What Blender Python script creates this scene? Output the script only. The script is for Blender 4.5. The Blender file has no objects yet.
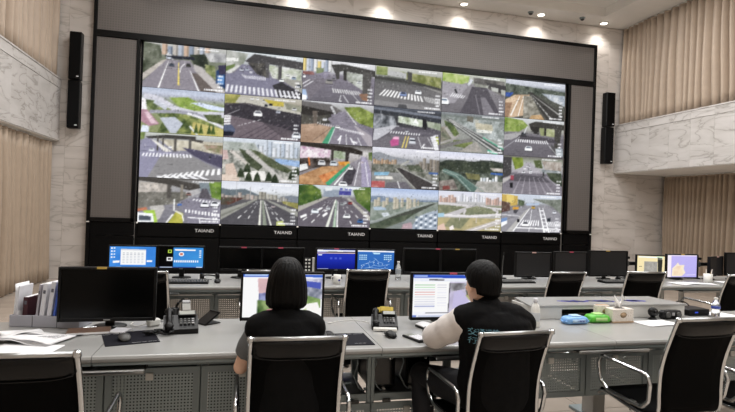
import bpy, bmesh, math, random
import numpy as np
from mathutils import Vector, Matrix, Euler

# ------------------------------------------------------------------ camera, world, lamps, exposure
scene = bpy.context.scene
COL = scene.collection
cam_data = bpy.data.cameras.new('camera')
cam = bpy.data.objects.new('camera', cam_data)
COL.objects.link(cam)
cam_data.sensor_width = 36.0
cam_data.lens = 531.11 * 36.0 / 735.0
cam_data.clip_start = 0.05
_R = [(0.96981003, -0.24132409, 0.03508834), (0.03540994, -0.00300533, -0.99936835), (0.24127711, 0.97043993, 0.00563068)]
_r, _d, _f = [Vector(v) for v in _R]
cm = Matrix.Identity(4)
for i in range(3):
    cm[i][0] = _r[i]; cm[i][1] = -_d[i]; cm[i][2] = -_f[i]
cm.translation = Vector((0, 0, 1.5))
cam.matrix_world = cm
scene.camera = cam

world = bpy.data.worlds.new('room_air'); scene.world = world
world.use_nodes = True
world.node_tree.nodes['Background'].inputs[0].default_value = (0.9, 0.93, 1.0, 1)
world.node_tree.nodes['Background'].inputs[1].default_value = 0.05

scene.view_settings.view_transform = 'Standard'
scene.view_settings.look = 'None'
scene.view_settings.exposure = 0.0
scene.view_settings.gamma = 1.0
scene.view_settings.use_curve_mapping = False

CEIL = 6.05
def area_lamp(name, loc, size, power, color=(1, 0.995, 0.99)):
    ld = bpy.data.lights.new(name, 'AREA'); ld.shape = 'RECTANGLE'
    ld.size, ld.size_y = size; ld.energy = power; ld.color = color
    o = bpy.data.objects.new(name, ld); o.location = loc; COL.objects.link(o)
    return o
def spot_lamp(name, loc, power, angle, blend=0.6, color=(1, 0.96, 0.90), target=None):
    ld = bpy.data.lights.new(name, 'SPOT'); ld.energy = power; ld.spot_size = math.radians(angle)
    ld.spot_blend = blend; ld.shadow_soft_size = 0.05; ld.color = color
    o = bpy.data.objects.new(name, ld); o.location = loc; COL.objects.link(o)
    return o
# added area lamps standing in for the hall's unseen ceiling lights (all above the picture)
for lx in (-0.9, 1.7, 4.3, 6.7):
    for ly, pw in ((-0.8, 46), (2.4, 58), (5.4, 74), (8.3, 96)):
        area_lamp('added_ceiling_lamp', (lx, ly, CEIL + 0.015), (1.2, 0.6), pw * 0.86)
# row of downlights close to the screen wall
DOWN = [(-2.3, 10.76), (-0.5, 10.76), (1.1, 10.76), (2.9, 10.76), (4.69, 10.76), (6.58, 10.76), (8.23, 10.76)]
for lx, ly in DOWN:
    spot_lamp('downlight_lamp', (lx, ly, CEIL - 0.06), 36, 125, 0.9)

# ------------------------------------------------------------------ helpers
def lin(c):
    return c / 12.92 if c <= 0.04045 else ((c + 0.055) / 1.055) ** 2.4
def hx(s):
    return tuple(lin(int(s[i:i + 2], 16) / 255.0) for i in (0, 2, 4))

class MB:
    def __init__(s): s.v = []; s.f = []; s.sm = []
    def add(s, vs, fs, smooth=False, M=None):
        o = len(s.v)
        for p in vs:
            p = Vector(p)
            s.v.append(tuple(M @ p) if M else tuple(p))
        for f in fs:
            s.f.append(tuple(i + o for i in f)); s.sm.append(smooth)
        return s
    def box(s, c, d, bev=0.0, M=None, rz=0.0, rx=0.0, ry=0.0):
        hx_, hy, hz = d[0] / 2, d[1] / 2, d[2] / 2
        T = Matrix.Translation(Vector(c)) @ Euler((rx, ry, rz)).to_matrix().to_4x4()
        if M: T = M @ T
        b = min(bev, hx_ * .9, hy * .9, hz * .9)
        if b <= 0:
            vs = [(x * hx_, y * hy, z * hz) for x in (-1, 1) for y in (-1, 1) for z in (-1, 1)]
            fs = [(0, 1, 3, 2), (4, 6, 7, 5), (0, 4, 5, 1), (2, 3, 7, 6), (0, 2, 6, 4), (1, 5, 7, 3)]
            return s.add(vs, fs, False, T)
        vs = []; idx = {}
        for x in (-1, 1):
            for y in (-1, 1):
                for z in (-1, 1):
                    for a in range(3):
                        p = [x * (hx_ - b), y * (hy - b), z * (hz - b)]
                        p[a] += (x, y, z)[a] * b
                        idx[(x, y, z, a)] = len(vs); vs.append(p)
        fs = []
        I = idx
        for sg in (-1, 1):
            fs.append([I[(sg, -1, -1, 0)], I[(sg, 1, -1, 0)], I[(sg, 1, 1, 0)], I[(sg, -1, 1, 0)]][::sg])
            fs.append([I[(-1, sg, -1, 1)], I[(-1, sg, 1, 1)], I[(1, sg, 1, 1)], I[(1, sg, -1, 1)]][::sg])
            fs.append([I[(-1, -1, sg, 2)], I[(1, -1, sg, 2)], I[(1, 1, sg, 2)], I[(-1, 1, sg, 2)]][::sg])
        for p in (-1, 1):
            for q in (-1, 1):
                fs.append([I[(p, q, -1, 0)], I[(p, q, 1, 0)], I[(p, q, 1, 1)], I[(p, q, -1, 1)]][::-p * q])
                fs.append([I[(p, -1, q, 0)], I[(p, 1, q, 0)], I[(p, 1, q, 2)], I[(p, -1, q, 2)]][::p * q])
                fs.append([I[(-1, p, q, 1)], I[(1, p, q, 1)], I[(1, p, q, 2)], I[(-1, p, q, 2)]][::-p * q])
        for x in (-1, 1):
            for y in (-1, 1):
                for z in (-1, 1):
                    fs.append([I[(x, y, z, 0)], I[(x, y, z, 1)], I[(x, y, z, 2)]][::x * y * z])
        return s.add(vs, fs, False, T)
    def tube(s, pts, r, n=8, closed=False, M=None, sq=1.0, cap=True):
        pts = [Vector(p) for p in pts]; k = len(pts)
        rs = r if isinstance(r, (list, tuple)) else [r] * k
        vs = []; prev = None
        for i, p in enumerate(pts):
            a = pts[i - 1] if (i > 0 or closed) else p
            b = pts[(i + 1) % k] if (i < k - 1 or closed) else p
            t = (b - a).normalized()
            if prev is None:
                u = t.cross(Vector((0, 0, 1)))
                if u.length < 1e-3: u = t.cross(Vector((1, 0, 0)))
            else:
                u = prev - t * prev.dot(t)
            u.normalize(); prev = u
            w = t.cross(u)
            for j in range(n):
                an = 2 * math.pi * j / n
                vs.append(p + (u * math.cos(an) + w * math.sin(an) * sq) * rs[i])
        fs = []
        m = k if closed else k - 1
        for i in range(m):
            for j in range(n):
                a, b = i * n + j, i * n + (j + 1) % n
                c, d = ((i + 1) % k) * n + (j + 1) % n, ((i + 1) % k) * n + j
                fs.append((a, b, c, d))
        if not closed and cap:
            fs.append(tuple(range(n))[::-1]); fs.append(tuple((k - 1) * n + j for j in range(n)))
        return s.add(vs, fs, True, M)
    def lathe(s, prof, n=14, c=(0, 0, 0), M=None, sx=1, sy=1):
        vs = []; fs = []
        k = len(prof)
        for r, z in prof:
            for j in range(n):
                an = 2 * math.pi * j / n
                vs.append((c[0] + r * sx * math.cos(an), c[1] + r * sy * math.sin(an), c[2] + z))
        for i in range(k - 1):
            for j in range(n):
                fs.append((i * n + j, i * n + (j + 1) % n, (i + 1) * n + (j + 1) % n, (i + 1) * n + j))
        fs.append(tuple(range(n))[::-1]); fs.append(tuple((k - 1) * n + j for j in range(n)))
        return s.add(vs, fs, True, M)
    def loft(s, rings, cap=True, M=None):
        n = len(rings[0]); vs = [p for r in rings for p in r]; fs = []
        for i in range(len(rings) - 1):
            for j in range(n):
                fs.append((i * n + j, i * n + (j + 1) % n, (i + 1) * n + (j + 1) % n, (i + 1) * n + j))
        if cap:
            fs.append(tuple(range(n))[::-1]); fs.append(tuple((len(rings) - 1) * n + j for j in range(n)))
        return s.add(vs, fs, True, M)
    def ball(s, c, r, n=10, m=7, M=None):
        rr = r if isinstance(r, (list, tuple)) else (r, r, r)
        rings = []
        for i in range(m + 1):
            th = math.pi * (i + 0.02 if i == 0 else i - 0.02 if i == m else i) / m
            rings.append([(c[0] + rr[0] * math.sin(th) * math.cos(2 * math.pi * j / n), c[1] + rr[1] * math.sin(th) * math.sin(2 * math.pi * j / n), c[2] - rr[2] * math.cos(th)) for j in range(n)])
        return s.loft(rings, True, M)
    def grid(s, fn, nu, nv, thick=None, M=None):
        vs = [fn(i / nu, j / nv) for j in range(nv + 1) for i in range(nu + 1)]
        W = nu + 1
        fs = [(j * W + i, j * W + i + 1, (j + 1) * W + i + 1, (j + 1) * W + i) for j in range(nv) for i in range(nu)]
        if thick:
            o = len(vs)
            vs = vs + [tuple(Vector(p) + Vector(thick)) for p in vs]
            fs = fs + [tuple(i + o for i in f)[::-1] for f in fs]
            edge = [i for i in range(nu)] 
            B = [i for i in range(W)] + [j * W + nu for j in range(1, nv + 1)] + [nv * W + i for i in range(nu - 1, -1, -1)] + [j * W for j in range(nv - 1, 0, -1)]
            for a, b in zip(B, B[1:] + B[:1]):
                fs.append((b, a, a + o, b + o))
        return s.add(vs, fs, True, M)
    def prism(s, poly, axis, a, b, M=None):
        """poly: 2-D points; axis 'x': (y,z) extruded from x=a to b; 'z': (x,y); 'y': (x,z)"""
        def p3(q, t):
            return {'x': (t, q[0], q[1]), 'y': (q[0], t, q[1]), 'z': (q[0], q[1], t)}[axis]
        n = len(poly)
        vs = [p3(q, a) for q in poly] + [p3(q, b) for q in poly]
        fs = [tuple(range(n))[::-1], tuple(range(n, 2 * n))] + [(i, (i + 1) % n, n + (i + 1) % n, n + i) for i in range(n)]
        return s.add(vs, fs, False, M)
    def mesh(s, name, mat=None, fix=True):
        me = bpy.data.meshes.new(name)
        me.from_pydata(s.v, [], s.f)
        me.polygons.foreach_set('use_smooth', s.sm)
        if fix:
            bm = bmesh.new(); bm.from_mesh(me)
            bmesh.ops.recalc_face_normals(bm, faces=bm.faces); bm.to_mesh(me); bm.free()
        if mat: me.materials.append(mat)
        return me
    def build(s, name, mat, parent=None, loc=None, rot=None):
        o = bpy.data.objects.new(name, s.mesh(name, mat))
        COL.objects.link(o)
        if parent: o.parent = parent
        if loc: o.location = loc
        if rot: o.rotation_euler = rot
        return o

def tag(o, label=None, cat=None, group=None, kind=None):
    if label: o['label'] = label
    if cat: o['category'] = cat
    if group: o['group'] = group
    if kind: o['kind'] = kind
    return o
def thing(name, label, cat, loc=(0, 0, 0), rz=0.0, group=None, sc=1.0):
    o = bpy.data.objects.new(name, None); COL.objects.link(o)
    o.empty_display_size = 0.05
    o.location = loc; o.rotation_euler = (0, 0, rz); o.scale = (sc, sc, sc)
    return tag(o, label, cat, group)
def inst(name, mesh, parent, loc=(0, 0, 0), rot=(0, 0, 0)):
    o = bpy.data.objects.new(name, mesh); COL.objects.link(o)
    o.parent = parent; o.location = loc; o.rotation_euler = rot
    return o
def copy_tree(o, parent=None):
    c = o.copy(); COL.objects.link(c); c.parent = parent
    for ch in list(o.children): copy_tree(ch, c)
    return c
def rot2(x, y, a): return (x * math.cos(a) - y * math.sin(a), x * math.sin(a) + y * math.cos(a))

# ------------------------------------------------------------------ materials
MATS = {}
def nt(name):
    m = bpy.data.materials.new(name); m.use_nodes = True
    t = m.node_tree; b = t.nodes['Principled BSDF']
    return m, t, b
def pmat(name, col, rough=0.5, metal=0.0, var=0.06, scale=30.0, bump=0.0, coat=0.0, spec=0.5, sheen=0.0, stretch=None, trans=0.0, alpha=1.0):
    if name in MATS: return MATS[name]
    m, t, b = nt(name)
    c = hx(col) if isinstance(col, str) else col
    tc = t.nodes.new('ShaderNodeTexCoord'); mp = t.nodes.new('ShaderNodeMapping')
    if stretch: mp.inputs['Scale'].default_value = stretch
    n = t.nodes.new('ShaderNodeTexNoise'); n.inputs['Scale'].default_value = scale; n.inputs['Detail'].default_value = 4
    t.links.new(tc.outputs['Object'], mp.inputs[0]); t.links.new(mp.outputs[0], n.inputs['Vector'])
    r = t.nodes.new('ShaderNodeValToRGB')
    lo = tuple(max(0, x * (1 - var)) for x in c) + (1,); hi = tuple(min(1, x * (1 + var)) for x in c) + (1,)
    r.color_ramp.elements[0].color = lo; r.color_ramp.elements[1].color = hi
    r.color_ramp.elements[0].position = 0.3; r.color_ramp.elements[1].position = 0.7
    t.links.new(n.outputs['Fac'], r.inputs[0]); t.links.new(r.outputs[0], b.inputs['Base Color'])
    b.inputs['Roughness'].default_value = rough; b.inputs['Metallic'].default_value = metal
    b.inputs['Coat Weight'].default_value = coat; b.inputs['Specular IOR Level'].default_value = spec
    b.inputs['Sheen Weight'].default_value = sheen
    b.inputs['Transmission Weight'].default_value = trans
    if bump:
        bp = t.nodes.new('ShaderNodeBump'); bp.inputs['Strength'].default_value = bump; bp.inputs['Distance'].default_value = 0.01
        t.links.new(n.outputs['Fac'], bp.inputs['Height']); t.links.new(bp.outputs[0], b.inputs['Normal'])
    MATS[name] = m
    return m
def emat(name, col, strength):
    if name in MATS: return MATS[name]
    m, t, b = nt(name)
    b.inputs['Base Color'].default_value = (0, 0, 0, 1)
    b.inputs['Emission Color'].default_value = hx(col) + (1,)
    b.inputs['Emission Strength'].default_value = strength
    MATS[name] = m
    return m
def mathn(t, op, a, b=None):
    n = t.nodes.new('ShaderNodeMath'); n.operation = op
    for i, x in enumerate((a, b)):
        if x is None: continue
        if isinstance(x, (int, float)): n.inputs[i].default_value = x
        else: t.links.new(x, n.inputs[i])
    return n.outputs[0]
def perf_mat(name, col, pitch, hole, axes=('X', 'Z'), rough=0.45, metal=0.3):
    """sheet metal with a square grid of real (transparent) holes"""
    m, t, b = nt(name)
    b.inputs['Base Color'].default_value = hx(col) + (1,); b.inputs['Roughness'].default_value = rough; b.inputs['Metallic'].default_value = metal
    tc = t.nodes.new('ShaderNodeTexCoord'); sp = t.nodes.new('ShaderNodeSeparateXYZ'); t.links.new(tc.outputs['Object'], sp.inputs[0])
    ds = []
    for a in axes:
        fr = mathn(t, 'FRACT', mathn(t, 'MULTIPLY', sp.outputs[a], 1.0 / pitch))
        d = mathn(t, 'SUBTRACT', fr, 0.5); ds.append(mathn(t, 'MULTIPLY', d, d))
    k = mathn(t, 'LESS_THAN', mathn(t, 'ADD', ds[0], ds[1]), hole * hole)
    tr = t.nodes.new('ShaderNodeBsdfTransparent'); mx = t.nodes.new('ShaderNodeMixShader')
    t.links.new(k, mx.inputs[0]); t.links.new(b.outputs[0], mx.inputs[1]); t.links.new(tr.outputs[0], mx.inputs[2])
    t.links.new(mx.outputs[0], t.nodes['Material Output'].inputs[0])
    return m
def marble_mat(name, base, vein, rough=0.25, scale=0.9):
    m, t, b = nt(name)
    oi = t.nodes.new('ShaderNodeObjectInfo'); tc = t.nodes.new('ShaderNodeTexCoord')
    ad = t.nodes.new('ShaderNodeVectorMath'); ad.operation = 'ADD'
    ml = t.nodes.new('ShaderNodeVectorMath'); ml.operation = 'SCALE'; ml.inputs['Scale'].default_value = 37.0
    cx = t.nodes.new('ShaderNodeCombineXYZ')
    for i in range(3): t.links.new(oi.outputs['Random'], cx.inputs[i])
    t.links.new(cx.outputs[0], ml.inputs[0]); t.links.new(tc.outputs['Object'], ad.inputs[0]); t.links.new(ml.outputs[0], ad.inputs[1])
    mp = t.nodes.new('ShaderNodeMapping'); mp.inputs['Rotation'].default_value = (0.15, 0.2, 0.3); mp.inputs['Scale'].default_value = (0.7, 0.7, 2.4)
    t.links.new(ad.outputs[0], mp.inputs[0])
    n1 = t.nodes.new('ShaderNodeTexNoise'); n1.inputs['Scale'].default_value = scale * 1.5; n1.inputs['Detail'].default_value = 7; n1.inputs['Distortion'].default_value = 1.2
    t.links.new(mp.outputs[0], n1.inputs['Vector'])
    v = mathn(t, 'ABSOLUTE', mathn(t, 'SUBTRACT', n1.outputs['Fac'], 0.5))
    r = t.nodes.new('ShaderNodeValToRGB'); cr = r.color_ramp
    cr.elements[0].position = 0.0; cr.elements[0].color = hx(vein) + (1,)
    cr.elements[1].position = 0.02; cr.elements[1].color = tuple(a * .55 + c * .45 for a, c in zip(hx(base), hx(vein))) [:0] + tuple(a * .8 + c * .2 for a, c in zip(hx(base), hx(vein))) + (1,)
    e = cr.elements.new(0.12); e.color = hx(base) + (1,)
    t.links.new(v, r.inputs[0])
    n2 = t.nodes.new('ShaderNodeTexNoise'); n2.inputs['Scale'].default_value = scale * 2.2; n2.inputs['Detail'].default_value = 5
    t.links.new(mp.outputs[0], n2.inputs['Vector'])
    r2 = t.nodes.new('ShaderNodeValToRGB'); r2.color_ramp.elements[0].position = 0.25; r2.color_ramp.elements[1].position = 0.55
    r2.color_ramp.elements[0].color = (.84, .83, .82, 1); r2.color_ramp.elements[1].color = (1, 1, 1, 1)
    t.links.new(n2.outputs['Fac'], r2.inputs[0])
    # fine veins fade in and out
    mx = t.nodes.new('ShaderNodeMix'); mx.data_type = 'RGBA'; mx.blend_type = 'MULTIPLY'; mx.inputs[0].default_value = 1.0
    t.links.new(r.outputs[0], mx.inputs[6]); t.links.new(r2.outputs[0], mx.inputs[7]); t.links.new(mx.outputs[2], b.inputs['Base Color'])
    b.inputs['Roughness'].default_value = rough
    return m
def fabric_grid_mat(name, col, pitch):
    """acoustic cloth with a fine square weave"""
    m, t, b = nt(name)
    tc = t.nodes.new('ShaderNodeTexCoord'); sp = t.nodes.new('ShaderNodeSeparateXYZ'); t.links.new(tc.outputs['Object'], sp.inputs[0])
    w = []
    for a in ('X', 'Z'):
        fr = mathn(t, 'FRACT', mathn(t, 'MULTIPLY', sp.outputs[a], 1.0 / pitch))
        w.append(mathn(t, 'LESS_THAN', mathn(t, 'ABSOLUTE', mathn(t, 'SUBTRACT', fr, 0.5)), 0.3))
    k = mathn(t, 'MULTIPLY', w[0], w[1])
    n = t.nodes.new('ShaderNodeTexNoise'); n.inputs['Scale'].default_value = 0.9; n.inputs['Detail'].default_value = 6
    t.links.new(tc.outputs['Object'], n.inputs['Vector'])
    mx = t.nodes.new('ShaderNodeMix'); mx.data_type = 'RGBA'
    c = hx(col)
    mx.inputs[6].default_value = tuple(x * 1.15 for x in c) + (1,); mx.inputs[7].default_value = tuple(x * .9 for x in c) + (1,)
    t.links.new(k, mx.inputs[0]); t.links.new(mx.outputs[2], b.inputs['Base Color'])
    b.inputs['Roughness'].default_value = 0.5; b.inputs['Specular IOR Level'].default_value = 0.4
    bp = t.nodes.new('ShaderNodeBump'); bp.inputs['Strength'].default_value = 0.15; bp.inputs['Distance'].default_value = 0.003
    t.links.new(k, bp.inputs['Height']); t.links.new(bp.outputs[0], b.inputs['Normal'])
    return m
def screen_mat(name, strength):
    m, t, b = nt(name)
    a = t.nodes.new('ShaderNodeAttribute'); a.attribute_name = 'picture'
    b.inputs['Base Color'].default_value = (0.002, 0.002, 0.002, 1); b.inputs['Roughness'].default_value = 0.4; b.inputs['Specular IOR Level'].default_value = 0.08
    t.links.new(a.outputs['Color'], b.inputs['Emission Color']); b.inputs['Emission Strength'].default_value = strength
    return m

M_wallscreen = screen_mat('wall_display_picture', 1.0)
M_monscreen = screen_mat('monitor_picture', 0.95)
M_marble = marble_mat('marble_veined', 'd2cbc5', 'b5aea7', scale=.65)
M_marble2 = marble_mat('marble_parapet', 'cdc9c6', 'aaa5a0', scale=0.75)
M_joint = pmat('stone_joint', 'b0a9a3', 0.8)
M_plaster = pmat('ceiling_plaster', 'e6e4e0', 0.7, var=0.02, scale=3)
M_plain = pmat('wall_paint', 'c8bfb4', 0.8, var=0.02)
M_frameblk = pmat('black_frame', '060607', 0.4, spec=.2)
M_baseblk = pmat('black_cabinet', '060607', 0.45, var=0.1, spec=.12)
M_cloth = fabric_grid_mat('acoustic_cloth', '605b58', 0.047)
M_black = pmat('black_plastic', '09090a', 0.4, bump=0.02, scale=200, spec=.25)
M_blackgloss = pmat('black_gloss', '050506', 0.12)
M_darkscreen = pmat('screen_off', '040404', 0.2, var=0.02, spec=.15)
M_greyscreen = pmat('screen_off_matte', '1f1f21', 0.35, var=0.02, spec=.45)
M_mesh = pmat('chair_mesh', '040404', 0.7, bump=0.15, scale=400, spec=.06)
M_leather = pmat('chair_leather', '070707', 0.27, bump=0.15, scale=60, spec=.28)
M_chrome = pmat('chrome', 'cfd2d4', 0.14, 1.0, var=0.03)
M_alu = pmat('brushed_aluminium', 'b9bbbc', 0.30, 1.0, var=0.05, stretch=(1, 1, 20))
M_desk = pmat('desk_laminate', 'a0a09e', 0.26, var=0.025, scale=6, coat=0.15)
M_deskedge = pmat('desk_edge_band', 'b4b3af', 0.35, var=0.02)
M_steel = pmat('grey_powder_coat', '8d989a', 0.42, 0.2, var=0.03)
M_dksteel = pmat('dark_grey_steel', '4a4a49', 0.45, 0.2, var=0.04)
M_perf = perf_mat('perforated_steel', 'a6b2b4', 0.0175, 0.26)
M_perf2 = perf_mat('perforated_steel_light', 'b8b6b2', 0.02, 0.23)
M_white = pmat('white_plastic', 'e2e1dc', 0.4, var=0.02)
M_paper = pmat('paper', 'eeeef0', 0.8, var=0.03, scale=15)
M_glass = pmat('clear_plastic', 'f2f5f5', 0.08, trans=0.92, var=0.0)
M_skin = pmat('skin', 'edc2a8', 0.5, var=0.05, scale=25)
M_hair = pmat('black_hair', '060505', 0.5, spec=.14, var=0.5, scale=50, bump=0.6, stretch=(1.5, 1.5, 0.08))
M_vest = pmat('black_vest_cloth', '0a0a0b', 0.8, var=0.2, bump=0.35, scale=30, spec=.12)

# ------------------------------------------------------------------ painter for what the displays show
PW, PH, SS = 96, 54, 2
class Pic:
    def __init__(s, seed=0, w=PW, h=PH):
        s.w, s.h = w * SS, h * SS; s.ow, s.oh = w, h
        s.busy = seed < 30; s.a = np.zeros((s.h, s.w, 3)); s.rng = np.random.RandomState(seed)
        s.u, s.v = np.meshgrid((np.arange(s.w) + .5) / s.w, (np.arange(s.h) + .5) / s.h)
    def c(s, h): return np.array([int(h[i:i + 2], 16) / 255. for i in (0, 2, 4)])
    def sky(s, *st):
        vs = [q[0] for q in st]; cs = np.array([s.c(q[1]) for q in st])
        for k in range(3): s.a[:, :, k] = np.interp(s.v, vs, cs[:, k])
    def mask(s, p):
        x = p[0::2]; y = p[1::2]; m = np.zeros(s.u.shape, bool); n = len(x); j = n - 1
        for i in range(n):
            if y[i] != y[j]:
                m ^= ((y[i] > s.v) != (y[j] > s.v)) & (s.u < (x[j] - x[i]) * (s.v - y[i]) / (y[j] - y[i]) + x[i])
            j = i
        return m
    def P(s, col, *p): s.a[s.mask(p)] = s.c(col); return s
    def noise(s, k):
        gw, gh = max(2, int(k)), max(2, int(k * .56))
        g = s.rng.rand(gh + 1, gw + 1)
        x = s.u * gw; y = s.v * gh; xi = x.astype(int); yi = y.astype(int); fx = x - xi; fy = y - yi
        return (g[yi, xi] * (1 - fx) * (1 - fy) + g[yi, np.minimum(xi + 1, gw)] * fx * (1 - fy) + g[np.minimum(yi + 1, gh), xi] * (1 - fx) * fy + g[np.minimum(yi + 1, gh), np.minimum(xi + 1, gw)] * fx * fy)
    def T(s, ca, cb, k, *p):
        """polygon filled with a two-tone leafy or rubbly texture"""
        m = s.mask(p); n = .6 * s.noise(k) + .4 * s.noise(k * 2.3)
        n = np.clip((n - .25) * 2, 0, 1)[..., None]
        t = s.c(ca) * (1 - n) + s.c(cb) * n
        s.a[m] = t[m]; return s
    def L(s, col, w, *p, w1=None):
        w1 = w if w1 is None else w1; q = list(zip(p[0::2], p[1::2])); n = len(q) - 1
        for i in range(n):
            (x0, y0), (x1, y1) = q[i], q[i + 1]
            a = w + (w1 - w) * i / n; b = w + (w1 - w) * (i + 1) / n
            dx, dy = x1 - x0, (y1 - y0) * .5625; d = math.hypot(dx, dy) or 1
            ux, uy = -dy / d, dx / d / .5625
            s.P(col, x0 + ux * a / 2, y0 + uy * a / 2, x1 + ux * b / 2, y1 + uy * b / 2, x1 - ux * b / 2, y1 - uy * b / 2, x0 - ux * a / 2, y0 - uy * a / 2)
        return s
    def D(s, col, w0, w1, x0, y0, x1, y1, n):
        for i in range(n):
            a = (i / n) ** 1.6; b = ((i + .5) / n) ** 1.6
            s.L(col, w0 + (w1 - w0) * a, x0 + (x1 - x0) * a, y0 + (y1 - y0) * a, x0 + (x1 - x0) * b, y0 + (y1 - y0) * b, w1=w0 + (w1 - w0) * b)
        return s
    def X(s, col, n, ax, ay, bx, by, cx, cy, dx, dy):
        """zebra stripes: top edge a-b, bottom edge d-c"""
        for i in range(n):
            t0 = (i + .1) / n; t1 = (i + .6) / n
            s.P(col, ax + (bx - ax) * t0, ay + (by - ay) * t0, ax + (bx - ax) * t1, ay + (by - ay) * t1, dx + (cx - dx) * t1, dy + (cy - dy) * t1, dx + (cx - dx) * t0, dy + (cy - dy) * t0)
        return s
    def car(s, x, y, r, col, win='30343c'):
        s.P('2c2a30', x - r * 1.1, y + r * .9, x + r * 1.15, y + r * .9, x + r * 1.1, y + r * 1.35, x - r * 1.0, y + r * 1.35)
        s.P(col, x - r, y, x - r * .6, y - r, x + r * .6, y - r, x + r, y, x + r, y + r * 1.1, x - r, y + r * 1.1)
        s.P(win, x - r * .75, y - r * .1, x - r * .5, y - r * .75, x + r * .5, y - r * .75, x + r * .75, y - r * .1)
        return s
    def B(s, cols, x0, x1, y0, y1, n):
        w = (x1 - x0) / n
        for i in range(n):
            h = y0 + (y1 - y0) * .5 * s.rng.rand()
            c = cols[i % len(cols)]; a = x0 + w * i
            s.P(c, a, h, a + w * .92, h, a + w * .92, y1, a, y1)
            d = ''.join('%02x' % int(int(c[j:j + 2], 16) * .78) for j in (0, 2, 4))
            s.P(d, a + w * .6, h, a + w * .92, h, a + w * .92, y1, a + w * .6, y1)
        return s
    def stamp(s):
        """the illegible white date-and-place overlay of a traffic camera"""
        def dash(x0, x1, y, hh=.03):
            x = x0
            while x < x1:
                w = .008 + .016 * s.rng.rand(); s.P('eeeef2', x, y, x + w, y, x + w, y + hh, x, y + hh); x += w + .006
        dash(.64, .9, .045)
        for i in range(4): dash(.9, .955, .6 + .085 * i, .038)
        dash(.74, .955, .925, .038)
        return s
    def grain(s, amt=.05, k=70):
        n = (s.noise(k) * .5 + s.rng.rand(s.h, s.w) * .5 - .5)[..., None]
        s.a = np.clip(s.a + n * amt * 2, 0, 1); return s
    def final(s, haze=0.0, hc='b8b8c0'):
        a = s.a * (1 - haze) + s.c(hc) * haze
        a = a.reshape(s.oh, SS, s.ow, SS, 3).mean((1, 3))
        g = a.mean(2, keepdims=True); a = g + (a - g) * .74
        rs = np.random.RandomState(int(a.sum() * 7) % 9999)
        if s.busy:      # distant cars, poles, windows and leaves too small to draw singly
            for i in range(110):
                v = int(s.oh * (.14 + .42 * rs.rand() ** 1.3)); u = int(s.ow * rs.rand()); w, h = rs.randint(1, 3), rs.randint(1, 3)
                a[v:v + h, u:u + w] = a[v:v + h, u:u + w] * .74 + rs.choice([.22, .3, .62, .85]) * .26
            for i in range(60):
                v = int(s.oh * (.3 + .65 * rs.rand())); u = int(s.ow * rs.rand()); w = rs.randint(2, 8)
                a[v:v + 1, u:u + w] *= rs.choice([.9, 1.08])
            e = np.pad(a, ((1, 1), (1, 1), (0, 0)), 'edge')
            bl = (e[:-2, 1:-1] + e[2:, 1:-1] + e[1:-1, :-2] + e[1:-1, 2:] + 4 * a) / 8
            a = a * .35 + bl * .65
        a = np.clip((a - .5) * 1.2 + .515, 0, 1)
        return np.where(a <= .04045, a / 12.92, ((a + .055) / 1.055) ** 2.4)

def picture_mesh(name, img, w, h, mat, y=0.0):
    """flat display face in the XZ plane (x centred, z from 0), facing -Y, one vertex per sample"""
    H, W = img.shape[:2]
    x = np.linspace(-w / 2, w / 2, W); z = np.linspace(h, 0, H)
    X, Z = np.meshgrid(x, z)
    co = np.stack([X, np.full_like(X, y), Z], -1).reshape(-1, 3)
    i = np.arange(W * H).reshape(H, W)
    f = np.stack([i[1:, :-1], i[1:, 1:], i[:-1, 1:], i[:-1, :-1]], -1).reshape(-1, 4)
    me = bpy.data.meshes.new(name)
    me.vertices.add(W * H); me.vertices.foreach_set('co', co.ravel())
    me.loops.add(f.size); me.loops.foreach_set('vertex_index', f.ravel().astype(np.int32))
    me.polygons.add(len(f)); me.polygons.foreach_set('loop_start', np.arange(0, f.size, 4, dtype=np.int32))
    me.update(calc_edges=True)
    at = me.color_attributes.new('picture', 'FLOAT_COLOR', 'POINT')
    at.data.foreach_set('color', np.concatenate([img.reshape(-1, 3), np.ones((W * H, 1))], 1).astype(np.float32).ravel())
    me.materials.append(mat)
    return me

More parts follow.
